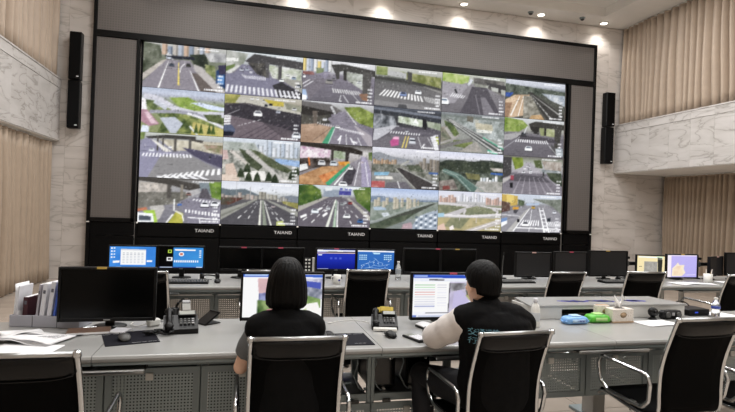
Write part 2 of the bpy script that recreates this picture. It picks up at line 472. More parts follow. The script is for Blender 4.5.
def cell_0_0():
    p = Pic(1); p.sky((0, 'b8b8b4'), (.2, '9a9c98'), (.3, '7c8270'), (1, '75786a'))
    p.B(['c8a890', '8894a8', 'b8b0a8', 'a8b0c0'], .22, .8, -.05, .25, 9)
    p.T('3c4434', '7c8070', 10, 0, 0, .2, .05, .22, .3, .12, .55, 0, .7)
    p.T('4a5240', '2c342c', 10, .55, .2, .75, .15, .8, .5, .6, .4)
    p.P('b8b0a8', 0, .7, .22, .38, .3, .33, .3, .36, 0, .85)
    p.P('8c8690', 0, .88, .28, .35, .56, .33, .8, 1, 0, 1)
    p.P('6c625e', .58, .6, .68, .6, .9, 1, .7, 1)
    p.P('b4aeac', .6, .4, .7, .45, 1, .95, 1, 1, .9, 1, .62, .55)
    p.L('f2f2f0', .006, .3, .38, .19, 1, w1=.018); p.L('f2f2f0', .006, .56, .55, .68, 1.02, w1=.018)
    p.L('e8d060', .01, .42, .4, .43, .9, w1=.022); p.L('f0f0f0', .008, .5, .4, .45, .5, .44, .62)
    p.L('c8c8cc', .05, .28, .22, .36, .33, w1=.03); p.P('2c303c', .25, .26, .6, .24, .62, .31, .3, .33)
    p.car(.34, .46, .032, '505868'); p.car(.54, .43, .028, '3a3a34'); p.car(.3, .3, .03, 'c8d0e0')
    p.T('b0b078', '5c6c3c', 16, .74, .38, .86, .4, .88, .7, .75, .55)
    p.P('2a4878', .88, .5, 1, .4, 1, .9, .88, .78); p.P('5c90d0', .9, .62, .98, .6, .98, .8, .9, .76); p.P('403c58', .9, .38, 1, .35, 1, .56, .92, .58)
    p.T('c8c8c8', '8c8c90', 10, .72, .12, 1, .1, 1, .3, .8, .32)
    return p.stamp().grain(.06)
def cell_0_1():
    p = Pic(2); p.sky((0, 'c8d0d4'), (.3, 'a8acb0'), (.4, '84808c'), (1, '6c6878'))
    p.T('b8b8b4', '788070', 12, 0, 0, .28, .05, .22, .3, 0, .5); p.P('6c8048', 0, .38, .12, .3, .1, .45, 0, .5)
    p.P('d8d8d4', .0, .18, .16, .16, .16, .24, 0, .26); p.P('c8c8c4', 0, .5, .16, .32, .18, .34, .06, .55)
    p.P('7c7a90', .12, .5, .2, .3, .34, .3, .6, .55, 1, .8, 1, 1, 0, 1, 0, .55)
    p.P('4c4a4c', .24, .22, .36, .03, 1, .12, 1, .3, .6, .24, .45, .25, .4, .32)
    p.T('a8b098', 'd8d8d8', 16, .52, .25, .98, .3, .98, .6, .6, .55); p.P('9a9890', .7, .55, 1, .55, 1, .85, .85, .7)
    p.P('5c5a5c', .5, .18, .55, .2, .56, .56, .51, .56); p.P('545254', .67, .22, .72, .23, .72, .58, .67, .58)
    p.T('68645c', '3c3a3c', 22, .28, .26, .5, .22, .52, .55, .4, .5)
    p.P('3e3c42', .6, .72, .72, .62, 1, .85, 1, 1, .7, 1)
    p.X('e4e4ea', 12, .2, .53, .52, .55, .52, .62, .25, .61); p.X('d8d8e0', 17, .02, .78, .95, .82, 1, .99, 0, .95)
    for x, y, r, c in ((.2, .42, .025, 'd0d4e0'), (.27, .4, .022, 'b8c0d0'), (.72, .58, .03, 'e0e4e4'), (.32, .45, .018, 'e0e0e8'), (.88, .5, .03, '8898b0'), (.95, .68, .03, '606878'), (.8, .45, .02, 'f0f0f0')): p.car(x, y, r, c)
    return p.stamp().grain(.07)
def cell_0_2():
    p = Pic(3); p.sky((0, 'd0d0d4'), (.28, 'b8b8bc'), (.35, '807a88'), (1, '6a6670'))
    p.B(['e0c878', 'c0c8d8', '98a4b8', 'd8d8d8'], 0, .4, -.15, .3, 8); p.T('6c7c58', '98a078', 12, .18, .2, .28, .2, .28, .32, .18, .34)
    p.P('8a8498', .2, .35, .3, .28, .38, .28, .3, .45); p.P('8e5c58', 0, .32, .14, .3, .16, .38, 0, .4)
    p.P('4a4846', .38, .1, .55, .06, 1, .15, 1, .3, .55, .22, .44, .3)
    p.T('8c9084', 'c8ccc8', 14, .55, .24, .82, .26, .84, .66, .62, .45); p.P('5a5856', .82, .2, .95, .2, .93, .88, .83, .82)
    p.P('4c4a48', .42, .14, .5, .2, .5, .42, .46, .44); p.P('3c3a38', .55, .2, .6, .2, .6, .46, .56, .44)
    p.P('78727c', 0, .5, .28, .45, .34, .5, .1, .98, 0, .9); p.X('d8d8d8', 12, .4, .66, .78, .68, .84, .77, .42, .76)
    p.L('c8c8cc', .012, .53, .8, .51, .95, .54, .95); p.L('d8d8dc', .01, .56, .8, .64, .98); p.L('d0d0d0', .008, .66, .72, .8, .96)
    p.car(.36, .5, .05, '908c88'); p.car(.42, .44, .03, '807c80'); p.L('e8e8ec', .01, 0, .62, .1, .5); p.L('e0e0e4', .01, .02, .68, .15, .52)
    p.P('9cb4d8', 0, .74, .05, .74, .08, .95, 0, .98); p.P('f0f0f4', 0, .86, .07, .88, .06, .98, 0, 1); p.car(.78, .46, .03, 'd8dcdc'); p.car(.0, .42, .04, 'f0f0f4')
    p.T('a06848', '787068', 16, .78, .74, .9, .72, .9, .9, .82, .88)
    return p.stamp().grain(.06)
def cell_0_3():
    p = Pic(4); p.sky((0, 'c0c0bc'), (.2, '9a9c90'), (.3, '585a58'), (.45, '6c6a6c'), (1, '7c7a7c'))
    p.T('6c7c40', 'a8b070', 14, .02, .02, .18, .02, .18, .22, .02, .22); p.T('70783c', 'b0b078', 14, .36, .1, .98, .16, .98, .42, .55, .38, .42, .24)
    p.P('b0b0b0', .18, .1, .46, .12, .46, .26, .18, .22); p.P('484846', .0, .26, .46, .28, .98, .42, .98, .48, .5, .37, 0, .33)
    p.P('504e4c', .47, .08, .54, .1, .54, .4, .48, .4); p.P('8c8a88', .7, .4, 1, .5, 1, .56, .78, .46)
    p.X('ececec', 13, .15, .56, .7, .66, .74, .8, .06, .72); p.X('d0d0d0', 9, .72, .66, .98, .7, .98, .86, .76, .78)
    p.P('8a888a', 0, .84, .8, .9, .98, .95, 1, 1, 0, 1); p.car(.42, .64, .05, '7c90c0'); p.car(.64, .56, .045, 'e8ecf0')
    p.P('545458', .36, .9, .47, .9, .49, 1, .34, 1); p.L('585860', .02, 0, .98, .4, 1)
    return p.stamp().grain(.05)
def cell_0_4():
    p = Pic(5); p.sky((0, 'b8bcb0'), (.2, 'a0a498'), (.25, '8c888e'), (1, '706c72'))
    p.T('88a840', 'c8d090', 14, 0, 0, .42, .04, .4, .2, .3, .26, 0, .22); p.P('9c98a0', 0, .24, .36, .26, .4, .3, .2, .75, 0, .8)
    p.T('5c5a58', '888480', 12, .48, .06, .98, .1, .98, .5, .7, .3, .5, .3); p.T('b8bcb0', '787870', 12, .5, .2, .72, .24, .7, .36, .52, .34)
    p.P('4a484a', .68, .16, 1, .2, 1, .44, .78, .34); p.P('b4b6b0', .76, .26, .88, .28, .88, .38, .78, .36); p.P('a8aaa4', .92, .3, 1, .32, 1, .46, .93, .42)
    p.P('5c5860', .46, .3, .7, .3, .92, .95, .62, 1, .28, 1, .4, .6); p.P('807c84', .6, .55, .68, .55, .86, 1, .66, 1); p.L('848088', .015, .52, .5, .6, 1)
    p.X('dcdce0', 7, .16, .5, .38, .55, .34, .62, .12, .6); p.L('3a3c40', .03, .2, .4, .23, .5)
    p.L('c8ccd4', .05, .46, .12, .4, .28, w1=.03); p.car(.04, .72, .07, 'f4f6fa', '6c7c90')
    return p.stamp().grain(.05)
def cell_0_5():
    p = Pic(6); p.sky((0, 'c4c8d4'), (.12, 'b8bcc8'), (.2, '848a90'), (.3, '5c6058'), (1, '5c5a54'))
    p.T('3c443c', '6c7468', 14, 0, .12, 1, .22, 1, .4, .5, .36, 0, .36); p.P('3454a8', 0, .36, .14, .34, .08, .46, 0, .46)
    p.T('8c98a8', 'c8ccd0', 16, .6, .3, 1, .32, 1, .6, .75, .46); p.T('b89878', 'd4b898', 12, 0, .55, .16, .4, .4, .36, .36, .9, .1, 1, 0, 1)
    p.T('8c6c54', 'a88468', 12, 0, .62, .12, .6, .06, 1, 0, 1); p.T('b0aca0', '787468', 20, .3, .4, .44, .4, .62, .95, .3, .98)
    p.L('e4e0d8', .012, .24, .42, .1, .95, w1=.025); p.L('ece8e0', .008, .3, .42, .22, .95, w1=.015)
    p.P('4a4846', .38, .3, .44, .3, 1, .85, 1, 1, .7, 1); p.L('a8a8a4', .006, .44, .36, .96, .88, w1=.02); p.L('90908c', .006, .42, .36, .78, .98, w1=.02)
    p.T('c8a478', 'a88458', 10, .44, .9, .6, .86, .66, 1, .4, 1); p.D('e4e4e0', .004, .01, .42, .4, .8, .98, 9)
    return p.stamp().grain(.08)
def cell_1_0():
    p = Pic(7); p.sky((0, 'a4aec4'), (.1, 'b8c0d4'), (.18, 'a4a8b8'), (.3, '8c9870'), (1, '8c9464'))
    p.T('7c9c3c', 'a4b85c', 12, .32, .2, .55, .16, .8, .36, .98, .4, .7, .48, .5, .46); p.P('c8d4ec', .58, .28, .7, .26, 1, .34, 1, .42, .8, .4)
    p.T('5c6c44', '94a060', 18, 0, .3, .2, .25, .5, .52, 1, .5, 1, .7, .3, .75); p.T('485a34', '98a058', 18, .3, .55, .8, .55, .95, .95, .2, .98)
    p.T('b8b058', 'c8b870', 10, .62, .7, 1, .82, 1, 1, .6, 1)
    p.L('c4c4d0', .07, .02, .2, .2, .24, .4, .44, .64, .52, 1, .5); p.L('9a9aa8', .04, .1, .54, .4, .5, .64, .52, .8, .62, 1, .8); p.L('d4d4dc', .03, .55, .52, .72, .6, 1, .78)
    p.L('b8bcc8', .05, .15, .3, .3, .45); p.P('b4bac8', .22, .66, .4, .62, .5, .76, .42, .98, .35, .98); p.L('d8d8dc', .02, .58, .8, .68, 1)
    p.P('b08494', 0, .5, .06, .48, .22, .8, .1, .86, 0, .76); p.P('d4b4c0', .04, .56, .08, .54, .2, .8, .12, .8); p.P('e4e0e4', 0, .24, .05, .28, .07, .5, 0, .5); p.T('404a30', '687448', 10, .74, .52, .96, .5, .98, .72, .8, .66)
    p.P('d0d8e8', .02, .84, .1, .86, .1, 1, 0, 1)
    for x in (.66, .72, .82, .87): p.T('3c5428', '60783c', 20, x - .03, .95, x, .72, x + .03, .95)
    return p.grain(.09)
def cell_1_1():
    p = Pic(8); p.sky((0, 'b4b0a4'), (.14, 'a8a090'), (.2, '5a5458'), (.4, '48444a'), (1, '6c6068'))
    p.T('6c7438', 'b0a858', 12, 0, .02, .2, 0, .18, .2, 0, .22); p.P('b8b4a8', .18, .06, .6, .05, .95, .2, 1, .36, .7, .3, .3, .18, .14, .2)
    p.P('c4b040', .48, .06, .76, .1, .76, .2, .6, .2); p.T('a8a890', '888878', 10, .76, .1, 1, .16, 1, .3, .8, .26)
    p.P('423e46', 0, .28, .2, .2, 1, .36, 1, .8, .5, .6, .1, .5); p.P('746870', 0, .55, .1, .5, .5, .6, .8, .98, 0, .98)
    for i in range(5): p.L('5c525c', .012, .2 + .1 * i, .98, .55 + .08 * i, .62)
    p.D('dcdce0', .008, .01, .18, .72, .5, .52, 7); p.X('e8e8ec', 5, .0, .5, .1, .5, .08, .66, 0, .66); p.L('d4d4d8', .006, .02, .5, .2, .34)
    for i in range(4): p.L('e4e4e8', .016, 0, .52 + .06 * i, .09, .5 + .06 * i)
    p.car(.43, .4, .055, 'f4f4f4', '505460'); p.car(.69, .33, .03, 'c8ccdc'); p.car(.53, .2, .022, '303440'); p.car(.59, .17, .022, '2c3038'); p.car(.5, .1, .018, 'e0e0e0')
    p.P('5a6480', 0, .72, .1, .7, .15, .8, .14, .9, 0, .92); p.P('262a38', 0, .86, .14, .86, .12, .95, 0, .97); p.car(.94, .85, .06, 'd8dce4')
    p.car(.35, .08, .02, 'f0f0f0'); p.car(.42, .07, .02, 'e8e8e8'); p.car(.9, .24, .03, 'e4e4e4')
    return p.stamp().grain(.07)
def cell_1_2():
    p = Pic(9); p.sky((0, 'c0c0c8'), (.12, 'a8a8a8'), (.3, '7c7684'), (1, '6e6878'))
    p.T('5c6c2c', '98a850', 12, .58, .1, .8, .06, 1, .2, 1, .55, .72, .42); p.T('3c3c3c', '5c5850', 10, 0, .2, .4, .2, .42, .5, .1, .6, 0, .6)
    p.P('6c6868', 0, .02, .4, .06, .56, .2, .48, .26, .3, .22, 0, .14); p.P('3a3634', 0, .13, .36, .22, .5, .26, .2, .36, 0, .34); p.P('6e645c', .15, .24, .22, .24, .22, .58, .17, .58)
    p.T('a08068', 'b89880', 10, 0, .58, .2, .54, .44, .6, .3, 1, 0, 1); p.L('786456', .008, .16, .96, .4, .62)
    p.P('847e8c', .36, .4, .54, .2, .6, .2, .98, .7, .98, 1, .4, 1, .46, .6); p.P('48a078', .42, .6, .46, .58, .38, 1, .29, 1); p.L('c0dccc', .012, .46, .62, .38, 1)
    p.P('a8a0a8', .72, .5, .98, .75, 1, 1, .94, 1); p.X('ececf0', 12, .48, .58, .86, .68, .9, .74, .52, .64)
    p.L('e8e8ec', .016, .55, .78, .53, .98); p.L('e8e8ec', .02, .55, .8, .51, .9); p.L('e8e8ec', .016, .68, .82, .74, .98); p.L('e8e8ec', .02, .7, .9, .78, .94); p.L('d8d8dc', .01, .62, .74, .63, 1); p.L('d8d8dc', .01, .78, .8, .84, 1)
    p.car(.5, .58, .03, 'e4e4e4'); p.car(.32, .42, .03, 'e8e8e8'); p.L('c4c4c8', .03, .4, .1, .46, .28); p.L('d8d8d8', .012, .62, .2, .76, .5)
    for i in range(8): p.P('d8d0c8', .22 + .03 * i, .5 + .008 * i, .235 + .03 * i, .5 + .008 * i, .235 + .03 * i, .54 + .008 * i, .22 + .03 * i, .54 + .008 * i)
    return p.grain(.07)
def cell_1_3():
    p = Pic(10); p.sky((0, '5c6270'), (.1, '484a50'), (.4, '404044'), (.5, '5c5862'), (1, '7a767e'))
    p.P('747a88', 0, .03, .42, .06, 1, .14, 1, .2, .42, .12, 0, .08); p.P('3c4048', .0, .1, .42, .14, 1, .22, 1, .3, .4, .2, 0, .16)
    p.T('98a484', 'd4dcd0', 16, .36, .2, .74, .26, .72, .44, .36, .36); p.T('88947c', 'a8b09c', 14, .78, .28, 1, .32, 1, .5, .8, .42); p.P('2e2e32', .72, .22, .78, .24, .78, .5, .72, .48); p.P('e8ece8', .58, .34, .62, .22, .66, .36)
    p.T('4a4e54', 'a8acb4', 16, 0, .18, .3, .22, .34, .44, 0, .56); p.P('b4b4bc', .02, .56, .3, .44, .38, .45, .06, .82, 0, .84); p.P('6a6670', .34, .46, .86, .56, .9, .62, .3, .6, .24, .6)
    p.P('747078', .22, .68, .86, .66, .94, 1, 0, 1); p.L('e0c860', .014, .48, .68, .43, .98, w1=.02); p.L('e0c860', .014, .52, .68, .48, .98, w1=.02)
    p.X('e0e0e4', 12, .26, .58, .7, .6, .7, .65, .24, .64); p.L('d8d8dc', .008, .66, .68, .72, .98); p.L('d0d0d4', .008, .8, .68, .9, .95)
    p.P('d0d0d4', .84, .66, .92, .62, .98, .98, .92, 1); p.P('b0b850', .92, .66, .96, .64, .98, .86, .94, .78); p.car(.49, .56, .025, 'd4d8e0')
    p.P('c0508c', .25, .84, .3, .74, .38, .74, .38, .92, .27, .96); p.P('e8a8c8', .3, .72, .38, .71, .38, .78, .29, .78); p.P('c8ccd4', .54, .72, .61, .72, .63, .86, .53, .86); p.P('303440', .54, .76, .62, .76, .62, .8, .54, .8)
    p.L('dcdce0', .02, .72, .95, .76, .85); p.P('787c84', .1, .1, .115, .1, .115, .5, .1, .5)
    return p.stamp().grain(.07)
def cell_1_4():
    p = Pic(11); p.sky((0, '8c9098'), (.1, '747c78'), (.25, '9a9c98'), (1, '888a84'))
    p.T('78807c', 'b0b8b8', 18, .1, .12, 1, .15, 1, .7, .5, .5, .2, .2); p.T('48583c', '708048', 14, .05, .22, .18, .28, .3, .56, .24, .62, .1, .5)
    p.P('706c60', .4, .06, .5, .08, .5, .22, .4, .2); p.P('b8b8ac', .52, .14, .58, .14, .6, .35, .53, .33); p.T('8c8870', 'c8c0a8', 12, .54, .22, .8, .24, .82, .4, .55, .38); p.P('d8d8d0', .55, .4, .8, .4, .8, .46, .56, .46)
    p.T('68705c', '988c80', 14, 0, .4, .1, .36, .2, .7, 0, .95); p.P('a8a4a0', .05, .4, .1, .38, .22, .62, .18, .68); p.T('586438', '889458', 12, .2, .7, .5, .66, .5, .9, .2, .85)
    p.P('5a5c5c', .08, .2, .14, .16, 1, .86, 1, 1, .86, 1); p.L('bcbcb8', .01, .12, .2, .9, .98, w1=.025); p.L('a8a8a8', .01, .14, .18, 1, .82, w1=.02); p.L('c8c8c4', .008, .12, .18, .96, .9, w1=.015)
    p.L('7c7a78', .05, 0, .9, .3, .74, .5, .66); p.L('a09c98', .03, 0, .8, .2, .68, .3, .55); p.T('9a9690', 'b8b0a8', 12, .44, .8, .56, .7, .66, .95, .3, .98)
    p.L('5cb090', .02, .66, .58, 1, .86); p.L('58b898', .03, .74, .9, .9, 1); p.L('e4e4e4', .006, .2, .3, .3, .38)
    return p.stamp().grain(.09)
def cell_1_5():
    p = Pic(12); p.sky((0, 'c4c8cc'), (.3, 'a0a098'), (.42, '78747c'), (1, '6a666e'))
    p.T('708c34', 'a8b868', 13, 0, 0, .3, .06, .4, .2, .24, .36, 0, .38); p.P('4a4844', .4, .14, .52, .06, 1, .1, 1, .24, .62, .22, .44, .3); p.T('889060', 'c0c498', 14, .58, .22, .86, .24, .86, .44, .6, .42)
    p.P('3c3a38', .42, .2, .58, .2, .58, .4, .48, .38); p.P('504e4a', .84, .2, .96, .22, .92, .78, .84, .74); p.P('3e3c3a', .66, .2, .7, .2, .7, .42, .66, .42); p.P('a4a2a4', 0, .46, .26, .38, .36, .4, .12, .58, 0, .6)
    p.P('57535a', .25, .44, .8, .48, .9, .6, .2, .56); p.X('e8e8ec', 15, .2, .56, .72, .55, .76, .64, .18, .63); p.P('5c5a5c', .78, .62, .88, .74, .98, .98, .9, 1, .8, .8)
    p.car(.41, .78, .06, 'eceef0', '707884'); p.car(.32, .42, .045, '4a4a4e'); p.L('9a98a0', .012, 0, .82, .26, .5); p.T('8c98a0', 'c8ccd0', 14, .86, .74, .98, .72, 1, .95, .88, .92); p.L('c8ccd0', .015, .38, .2, .33, .4)
    p.L('c4c4c8', .008, .74, .66, .88, .9)
    return p.stamp().grain(.05)
def cell_2_0():
    p = Pic(13); p.sky((0, 'c0c4bc'), (.12, 'a8acac'), (.25, '8c8a9c'), (1, '7c7a86'))
    p.T('5c7038', '90a060', 14, 0, .02, .06, 0, .05, .16, 0, .18); p.P('8e8ca6', 0, .2, .06, .14, .12, .12, .38, .4, .3, 1, 0, 1); p.P('8c8a8c', .25, .5, .6, .46, 1, .8, 1, 1, .1, 1)
    p.T('a8a08c', 'd8d0bc', 14, .22, .14, 1, .14, 1, .42, .7, .36, .4, .38); p.T('b09484', '6c7848', 16, .76, .2, 1, .2, 1, .4, .8, .32)
    p.P('4a4846', .06, .1, .3, .04, .66, .04, .66, .12, .3, .12, .1, .14); p.P('56524e', .62, .1, .76, .12, .74, .18, .6, .14)
    for x, w in ((.2, .02), (.26, .02), (.4, .03), (.58, .03)): p.P('5c5854', x, .08, x + w, .1, x + w, .4, x, .4)
    p.P('56526a', .5, .3, .7, .34, 1, .46, 1, .72, .8, .6, .62, .45); p.P('d8d4cc', .12, .14, .2, .2, .38, .4, .3, .42)
    p.X('ececf4', 15, .04, .46, .62, .44, .64, .52, .02, .54); p.X('f2f2f4', 11, .3, .92, 1, .72, 1, .86, .2, 1.02); p.X('e8e8ee', 6, .2, .96, .7, .86, .9, 1, .22, 1.04)
    p.car(.14, .38, .03, 'e0e4ec'); p.D('e0e0ea', .004, .008, .16, .2, .3, .42, 8); p.car(.36, .3, .02, 'f0f0f0'); p.L('303440', .02, .84, .44, .85, .5)
    return p.grain(.05)
def cell_2_1():
    p = Pic(14); p.sky((0, 'c8d0dc'), (.2, 'b0b8c0'), (.4, '989c98'), (1, 'a4a09c'))
    p.B(['c4ccd8', 'b0bccc', 'd0d4dc'], .35, .98, -.02, .4, 11); p.T('98a098', 'b8bcb8', 14, 0, .1, .4, .1, .5, .35, 0, .4); p.P('8cacd8', .66, .42, 1, .46, 1, .6, .7, .54)
    p.T('6c7068', 'c8c4bc', 26, 0, .3, .5, .3, 1, .95, .2, 1, 0, 1); p.T('3c4834', '586048', 16, .2, .24, .32, .3, .52, .62, .46, .74, .34, .62); p.T('4a543c', '6c7454', 16, .34, .24, .44, .28, .9, .68, .84, .76, .6, .62)
    p.L('b8b4b0', .05, .3, .28, .6, .68, .8, .96); p.L('c8c0b8', .04, .1, .3, .34, .62); p.P('c0a4a0', 0, .3, .06, .3, .08, .5, 0, .52); p.P('ccb4a4', .04, .62, .14, .58, .2, .85, .05, .86); p.P('d4c0b0', 0, .85, .22, .85, .22, 1, 0, 1)
    p.P('dcd8d4', .28, .74, .54, .74, .58, .95, .3, .98)
    for x, y in ((.24, .8), (.34, .88), (.45, .88), (.6, .86), (.68, .9), (.32, .68), (.9, .8), (.96, .7)): p.T('303c2c', '48543c', 20, x - .05, y + .1, x - .03, y - .04, x, y - .12, x + .03, y - .04, x + .05, y + .1)
    return p.stamp().grain(.09)
def cell_2_2():
    p = Pic(15); p.sky((0, '4a4644'), (.18, 'c8c4c4'), (.4, '9a9494'), (1, '7c747c'))
    p.T('e0d8dc', 'b888a8', 18, 0, .1, .42, .14, .4, .36, 0, .4); p.T('d8d8d8', '90a080', 14, .46, .16, .64, .18, .62, .36, .46, .34); p.P('3a3430', 0, 0, .7, .06, .86, .14, .86, .24, .62, .18, .3, .13, 0, .08)
    p.T('3c3430', '6c605c', 18, 0, .38, .4, .34, .44, .54, .2, .6, 0, .72); p.P('48423e', .42, .1, .46, .1, .46, .42, .42, .42); p.P('403a38', .62, .12, .68, .12, .66, .5, .62, .45)
    p.T('c89868', 'a07048', 12, 0, .8, .3, .56, .66, .48, .5, .78, .36, 1, 0, 1); p.T('c06838', 'e09050', 18, .26, .78, .5, .62, .56, .68, .34, .95); p.T('d8882c', 'f0b848', 12, .52, .42, .68, .4, .68, .5, .54, .5)
    p.P('8c8690', .64, .5, .84, .3, .9, .3, 1, .8, 1, 1, .42, 1); p.P('4c4850', .62, .62, .72, .5, .78, .6, .72, .95, .58, 1); p.P('9c94b0', .84, .26, .92, .28, 1, .7, 1, 1, .86, 1)
    p.L('3ca878', .03, .68, .46, .38, .98, w1=.06); p.L('e8f0e8', .01, .7, .5, .48, .98, w1=.02); p.car(.6, .95, .06, 'f0f0f4'); p.car(.3, .46, .05, 'd0d0d4'); p.car(.46, .46, .05, 'c4ccd4'); p.P('d8d8d8', 0, .54, .1, .5, .12, .62, 0, .7)
    p.L('e0e0e4', .01, .82, .4, .76, .98); p.L('e0e0e4', .01, .9, .4, .96, .98); p.car(.7, .55, .035, 'e8e8e8'); p.L('e87830', .02, .12, .35, .14, .55); p.car(.86, .4, .02, 'd0c0c8')
    p.T('5c7040', '88985c', 12, .94, .16, 1, .14, 1, .36, .95, .32)
    return p.grain(.09)
def cell_2_3():
    p = Pic(16); p.sky((0, 'd0d0dc'), (.18, 'c4c4cc'), (.3, '9c9ca0'), (1, '7c7c78'))
    p.P('8c9098', 0, .16, .1, .12, .3, .22, .6, .28, .6, .34, 0, .34); p.B(['b89474', 'c8a888', 'a4886c'], .02, .36, .28, .46, 9); p.B(['7c7468', '8a8074', '9a9084'], .64, 1, .2, .56, 7)
    p.T('585c50', '9a9890', 20, 0, .42, .4, .4, 1, .56, 1, .8, .5, .6, 0, .62); p.P('7cb0d0', .04, .62, .26, .6, .24, .68, .04, .7); p.P('d8d4cc', .06, .72, .3, .7, .32, .78, .06, .78); p.T('b85858', 'd8a8a0', 16, 0, .84, .2, .82, .2, .98, 0, 1)
    p.P('4c4848', .36, .5, .42, .48, 1, .92, 1, 1, .66, 1); p.L('a8a8a0', .02, .42, .42, .54, .3, w1=.03); p.P('706c74', .22, .86, .5, .82, .6, 1, .2, 1); p.L('b8b8b0', .01, .34, .5, .66, 1); p.L('c0c0bc', .008, .42, .48, .98, .88); p.L('e4e4e4', .012, .38, .82, .42, 1); p.P('4868a8', .84, .56, .98, .56, .98, .6, .84, .6)
    p.T('505848', '787c68', 16, .5, .4, .7, .4, .76, .56, .56, .54)
    return p.stamp().grain(.08)
def cell_2_4():
    p = Pic(17); p.sky((0, 'c4c8dc'), (.16, 'd4d4e0'), (.3, '586058'), (1, '5c6058'))
    p.P('444c44', 0, .3, .1, .22, .35, .2, .5, .24, .65, .18, .82, .17, 1, .22, 1, .6, 0, .6); p.T('384038', '505848', 12, 0, .3, .4, .22, .8, .22, 1, .3, 1, .5, .4, .55, 0, .5)
    p.T('3c443c', '70786c', 22, 0, .5, 1, .5, 1, 1, 0, 1); p.T('6c6c48', '8c8858', 14, .4, .52, .62, .54, .66, .7, .44, .66); p.P('3c64b0', .8, .48, 1, .48, 1, .54, .8, .53); p.T('c8c0b8', '706860', 16, .78, .36, 1, .36, 1, .46, .84, .44)
    p.B(['e0e4e8', 'c4ccd4', 'eceef0'], .64, .92, .54, .8, 6); p.T('b8b4b0', '8c8c84', 20, .6, .72, 1, .7, 1, 1, .5, 1); p.L('5c7870', .05, .06, .48, .3, .62, .56, .98, w1=.12); p.L('a0b0a8', .012, .04, .48, .26, .6, .5, .98); p.L('88a098', .01, .12, .48, .36, .62, .7, .98)
    p.T('a09890', '685c58', 16, 0, .76, .22, .7, .3, .95, 0, 1); p.P('8c4c48', .06, .88, .16, .86, .18, .95, .06, .98)
    return p.grain(.08)
def cell_2_5():
    p = Pic(18); p.sky((0, '6c6866'), (.08, '8c9080'), (.2, 'b0b4b0'), (.4, 'a4a0a6'), (.46, '77727c'), (1, '847e88'))
    p.T('587028', '90a040', 12, .14, .05, .32, .05, .34, .28, .2, .36); p.T('485430', '68744c', 12, .5, .1, .62, .08, .66, .3, .54, .28); p.T('8c7c70', 'b8b0a8', 18, .64, .1, .98, .1, .98, .36, .7, .32); p.T('788084', 'b8bcc0', 16, .62, .32, .98, .34, .98, .46, .66, .42)
    p.T('3c4438', '5c6450', 14, .72, .4, .98, .4, 1, .75, .8, .6); p.P('4c4a4c', 0, .05, .14, .05, .14, .5, 0, .6); p.P('a8a4ac', .3, .3, .38, .16, .46, .16, .64, .42, .24, .45); p.P('b0acac', 0, .62, .18, .5, .22, .5, 0, .75)
    p.P('5e5a62', .2, .48, .66, .5, .8, .66, .1, .66)
    for i in range(6): p.L('9a949e', .006, .3 + .07 * i, .55, .18 + .14 * i, 1, w1=.03)
    for x, y, r in ((.36, .32, .02), (.42, .34, .02), (.46, .38, .022), (.34, .42, .025), (.46, .42, .02), (.4, .26, .015), (.44, .28, .015), (.42, .22, .012)): p.car(x, y, r, 'e4e4ea')
    p.P('a84858', .13, .52, .18, .52, .18, .64, .13, .64); p.P('2c2c30', .12, .72, .17, .7, .17, .84, .13, .84); p.L('b4b0b8', .008, .72, .5, .96, .8); p.P('3c3c3c', .66, .4, .68, .38, .69, .52, .66, .52)
    return p.stamp().grain(.05)
def cell_3_0():
    p = Pic(19); p.sky((0, '5c5856'), (.12, 'a8a8a8'), (.4, '8c8a92'), (1, '7a7882'))
    p.T('c8beb4', '98928c', 18, 0, .1, .36, .14, .34, .34, 0, .38); p.T('6a6860', '88847c', 14, 0, .34, .5, .3, .7, .3, .46, .56, 0, .7); p.P('524e4a', 0, .02, .3, .0, .74, .12, .74, .2, .6, .26, .36, .15, 0, .08)
    p.P('7c8890', .72, .08, .86, .05, .88, .3, .76, .4); p.T('4c6c28', '88a848', 13, .84, .06, 1, .04, 1, .45, .88, .4); p.P('b0aeb0', .56, .3, .7, .22, .74, .3, .6, .42)
    p.P('5c5854', .34, .14, .39, .14, .39, .45, .34, .45); p.P('8c8478', .5, .14, .53, .14, .53, .46, .5, .46); p.P('848090', .5, .5, .74, .4, 1, .52, 1, 1, .6, 1); p.P('605c64', .76, .2, .82, .2, .88, .45, .72, .42)
    p.X('e8e8ec', 9, .66, .44, 1, .5, 1, .55, .64, .48); p.X('f0f0f4', 11, .56, .68, 1, .76, 1, .84, .56, .75); p.L('ececf0', .014, .6, .86, 1, .9); p.L('e4e4e8', .012, .74, .88, .75, 1)
    p.car(.8, .56, .05, 'eceef4'); p.car(.92, .54, .05, 'e8e8ee'); p.car(.6, .34, .03, '8c6860'); p.P('3c6cc8', .47, .57, .52, .56, .52, .6, .47, .61); p.P('e8e8e4', .42, .46, .44, .46, .44, .72, .42, .72)
    p.T('a8a83c', 'c8c050', 12, .4, .9, .46, .72, .54, .78, .54, 1, .36, 1); p.L('ececec', .012, .44, .72, .53, .8, .55, .95); p.L('dcdcd8', .02, .42, .8, .34, 1)
    p.P('b8b4b0', .14, .64, .3, .6, .32, .68, .26, .92, .2, .95); p.P('a8d048', .06, .74, .2, .72, .24, .98, .2, 1); p.P('e4e8ec', 0, .78, .18, .8, .2, .98, 0, 1); p.P('545c68', .02, .84, .16, .86, .16, .95, .02, .95); p.P('c87858', 0, .7, .1, .66, .12, .72, 0, .76)
    return p.stamp().grain(.07)
